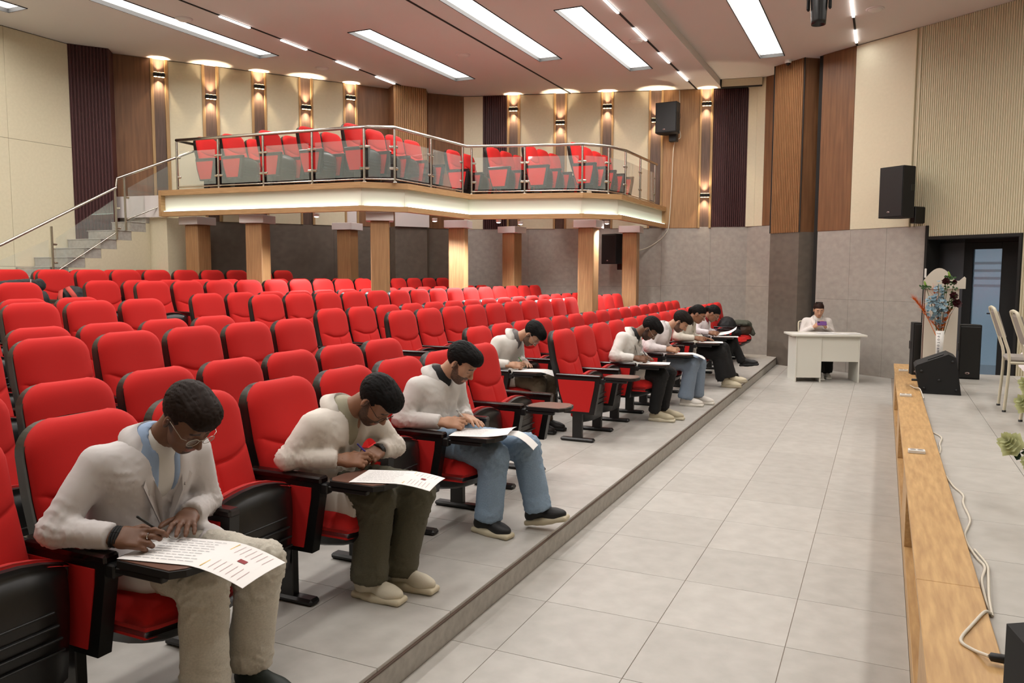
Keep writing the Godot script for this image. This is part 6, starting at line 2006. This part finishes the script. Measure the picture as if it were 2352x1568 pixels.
	var w3 := loudspeaker("wall_speaker", Vector3(-4.98, 1.90, -15.62), deg_to_rad(-25.0), Vector3(0.40, 0.60, 0.36), "black loudspeaker on the grey wall under the balcony")
	bx("bracket", Vector3(0.10, -0.05, -0.12), Vector3(0.16, 0.14, 0.16), M.black, w3, 0.01)
	st = S(); tube(st, smooth_path([Vector3(-3.90, 5.40, -16.36), Vector3(-3.89, 5.12, -16.36)], 4), 0.009, 6); obj("speaker_lead", st, M.cable)
	tag(get_child(get_child_count() - 1), "white lead running from the ceiling to the upper loudspeaker", "cable")
	st = S(); tube(st, smooth_path([Vector3(-3.86, 4.62, -16.2), Vector3(-3.84, 4.45, -16.27), Vector3(-3.97, 4.30, -16.27), Vector3(-4.0, 3.47, -16.27), Vector3(-4.04, 2.72, -16.27), Vector3(-4.09, 2.54, -16.24), Vector3(-4.25, 2.38, -16.26), Vector3(-4.48, 2.23, -16.17), Vector3(-4.68, 2.17, -16.0), Vector3(-4.85, 2.15, -15.85)], 5), 0.008, 6); obj("speaker_lead", st, M.cable)
	tag(get_child(get_child_count() - 1), "white lead sagging from the upper to the lower loudspeaker", "cable")
	# moving head stage light
	var mh := base("stage_light", Vector3(-0.715, 4.62, -9.0))
	tag(mh, "black moving head stage light hanging from the ceiling", "stage light")
	bx("base_box", Vector3(-0.02, 0.16, 0), Vector3(0.20, 0.12, 0.20), M.blackmatte, mh, 0.02)
	st = S(); lathe(st, [Vector2(0.02, 0.22), Vector2(0.02, 0.93)], Vector3(-0.02, 0, 0), 10); obj("hanging_pole", st, M.black, mh)
	for s: float in [-1.0, 1.0]:
		bx("yoke", Vector3(0.105 * s, -0.03, 0), Vector3(0.03, 0.32, 0.07), M.blackmatte, mh, 0.012)
	st = S(); lathe(st, [Vector2(0.0, -0.30), Vector2(0.052, -0.30), Vector2(0.066, -0.34), Vector2(0.072, -0.34), Vector2(0.074, -0.30), Vector2(0.085, -0.06), Vector2(0.075, 0.04), Vector2(0.0, 0.06)], Vector3.ZERO, 24); obj("head", st, mat(Color(0.09, 0.09, 0.095), 0.35), mh)
	st = S(); lathe(st, [Vector2(0.0, 0.0), Vector2(0.06, 0.02), Vector2(0.062, 0.06), Vector2(0.045, 0.14), Vector2(0.0, 0.15)], Vector3(-0.075, 0.02, 0.09), 20, Basis(Vector3.RIGHT, -0.5)); obj("second_lens", st, mat(Color(0.09, 0.09, 0.095), 0.35), mh)
	# dome camera
	var dc := base("dome_camera", Vector3(-1.72, HR, -15.43))
	tag(dc, "small white dome camera on the ceiling at the slatted column", "camera")
	st = S(); lathe(st, [Vector2(0.06, 0.0), Vector2(0.06, -0.05), Vector2(0.045, -0.06)], Vector3.ZERO, 18); obj("housing", st, M.white, dc)
	st = S(); lathe(st, [Vector2(0.045, -0.06), Vector2(0.035, -0.09), Vector2(0.0, -0.105)], Vector3.ZERO, 16); obj("dome", st, M.blackgloss, dc)
	# backpack on the ninth row
	var bp := base("backpack", Vector3(row_x(9) + 0.36, row_floor(9) + 0.45, -7.24))
	tag(bp, "black backpack with coral shoulder straps on a rear seat", "backpack")
	var L := [ell(Vector3(0, 0.16, 0), Vector3(0.16, 0.20, 0.20), 0.05), ell(Vector3(0.05, 0.12, -0.12), Vector3(0.15, 0.14, 0.16), 0.05), ell(Vector3(0.02, 0.08, 0.05), Vector3(0.18, 0.10, 0.18), 0.05)]
	put_mesh("body", mesh_of([ruffle(nets(L, 0.016), 0.014, 5.0, 5)]), mat(Color(0.075, 0.075, 0.08), 0.7), bp)
	var strap := mat(Color(0.70, 0.24, 0.20), 0.8)
	for e: Array in [[Vector3(0.06, 0.34, 0.12), Vector3(0.19, 0.24, 0.13), Vector3(0.22, 0.10, 0.07), Vector3(0.24, 0.0, -0.03)], [Vector3(0.0, 0.30, 0.17), Vector3(0.06, 0.22, 0.225), Vector3(0.10, 0.10, 0.23), Vector3(0.17, 0.0, 0.17)]]:
		var path := smooth_path(e, 5)
		var ra := []; var rb := []; var rc := []; var rdd := []
		for q in path.size():
			var d: Vector3 = (path[mini(q + 1, path.size() - 1)] - path[maxi(q - 1, 0)]).normalized()
			var out: Vector3 = (path[q] - Vector3(0, 0.14, 0)).normalized()
			var sd := d.cross(out).normalized() * 0.032
			ra.append(path[q] - sd); rb.append(path[q] - sd * 0.9 + out * 0.012); rc.append(path[q] + sd * 0.9 + out * 0.012); rdd.append(path[q] + sd)
		st = S(); sheet(st, [ra, rb, rc, rdd]); obj("shoulder_strap", st, strap, bp)
	# dark jacket over the chair beside it
	chair_extra_jacket()
	# things on the last seats of the front row
	var zc := -7.27 - PITCH * 14
	var bg := base("shoulder_bag", Vector3(ROWX + 0.40, 0.14 + 0.43, zc))
	tag(bg, "olive and brown shoulder bag on the chair next to the wall", "bag")
	put_mesh("bag_body", mesh_of([ruffle(nets([ell(Vector3(0.02, 0.11, 0.0), Vector3(0.22, 0.12, 0.18), 0.05), ell(Vector3(-0.04, 0.06, 0.05), Vector3(0.2, 0.08, 0.17), 0.05)], 0.016), 0.014, 5.0, 8)]), mat(Color(0.22, 0.13, 0.07), 0.6), bg)
	put_mesh("jacket_over_bag", mesh_of([ruffle(nets([ell(Vector3(-0.02, 0.22, 0.02), Vector3(0.22, 0.06, 0.20), 0.05), cap(Vector3(0.12, 0.20, 0.0), Vector3(0.24, 0.04, 0.02), 0.07, 0.04, 0.05)], 0.016), 0.016, 5.0, 9)]), mat(Color(0.25, 0.26, 0.22), 0.85), bg)
	var zk := -7.27 - PITCH * 13
	var bc := base("black_coat", Vector3(ROWX + 0.26, 0.14 + 0.44, zk))
	tag(bc, "black coat bundled on the seat beside the olive bag", "coat")
	put_mesh("bundle", mesh_of([ruffle(nets([ell(Vector3(0.0, 0.17, 0.0), Vector3(0.16, 0.19, 0.20), 0.05), ell(Vector3(0.10, 0.07, 0.03), Vector3(0.16, 0.09, 0.18), 0.05)], 0.016), 0.016, 5.0, 12)]), mat(Color(0.035, 0.035, 0.04), 0.8), bc)
	# hair tie
	
func chair_extra_jacket() -> void:
	var o := base("dark_jacket", Vector3(row_x(8) + 0.02, row_floor(8) + 0.72, -6.10))
	tag(o, "dark grey jacket draped over a rear chair back beside the backpack", "jacket")
	var L := [cap(Vector3(0.0, 0.27, -0.26), Vector3(0.0, 0.22, 0.30), 0.075, 0.09, 0.05), cap(Vector3(0.10, 0.10, -0.20), Vector3(0.12, 0.05, 0.30), 0.10, 0.11, 0.06), cap(Vector3(-0.06, 0.10, -0.18), Vector3(-0.06, 0.05, 0.25), 0.07, 0.08, 0.06), cap(Vector3(0.14, -0.05, 0.0), Vector3(0.18, -0.18, 0.25), 0.09, 0.08, 0.06)]
	put_mesh("cloth", mesh_of([ruffle(nets(L, 0.016), 0.018, 5.0, 15)]), mat(Color(0.13, 0.125, 0.125), 0.85), o)
	var st := S(); tube(st, smooth_path([Vector3(0.06, 0.335, -0.12), Vector3(0.13, 0.25, -0.08), Vector3(0.18, 0.16, -0.13), Vector3(0.21, 0.08, -0.10)], 5), 0.008, 6)
	obj("drawstring", st, M.grey_cloth, o)

const PANEL_E := 6.0
const SCONCE_E := 1.3

func _ready() -> void:
	rng.seed = 7
	var cam := Camera3D.new()
	cam.name = "camera"
	add_child(cam)
	cam.position = Vector3(0, 1.7322, 0)
	cam.basis = Basis(Vector3.UP, 0.4363) * Basis(Vector3.RIGHT, -0.0871) * Basis(Vector3.BACK, 0.0023)
	cam.fov = 2.0 * rad_to_deg(atan(784.0 / 1826.1))
	cam.near = 0.05
	cam.far = 120.0
	cam.current = true
	var env := Environment.new()
	env.background_mode = Environment.BG_SKY
	var sky := Sky.new()
	var sm := ProceduralSkyMaterial.new()
	sm.sky_top_color = Color(0.45, 0.58, 0.72)
	sm.sky_horizon_color = Color(0.62, 0.72, 0.80)
	sm.ground_horizon_color = Color(0.62, 0.72, 0.80)
	sm.ground_bottom_color = Color(0.45, 0.55, 0.62)
	sm.sky_energy_multiplier = 1.0
	sky.sky_material = sm
	env.sky = sky
	env.tonemap_mode = Environment.TONE_MAPPER_LINEAR
	env.tonemap_exposure = 1.06
	env.sdfgi_enabled = true
	env.ssao_enabled = true
	env.ssil_enabled = true
	var we := WorldEnvironment.new()
	we.name = "environment"
	we.environment = env
	add_child(we)
	make_materials()
	build_floor()
	build_ceiling()
	build_walls()
	build_stage_front()
	build_balcony()
	build_chairs()
	build_people()
	build_items()
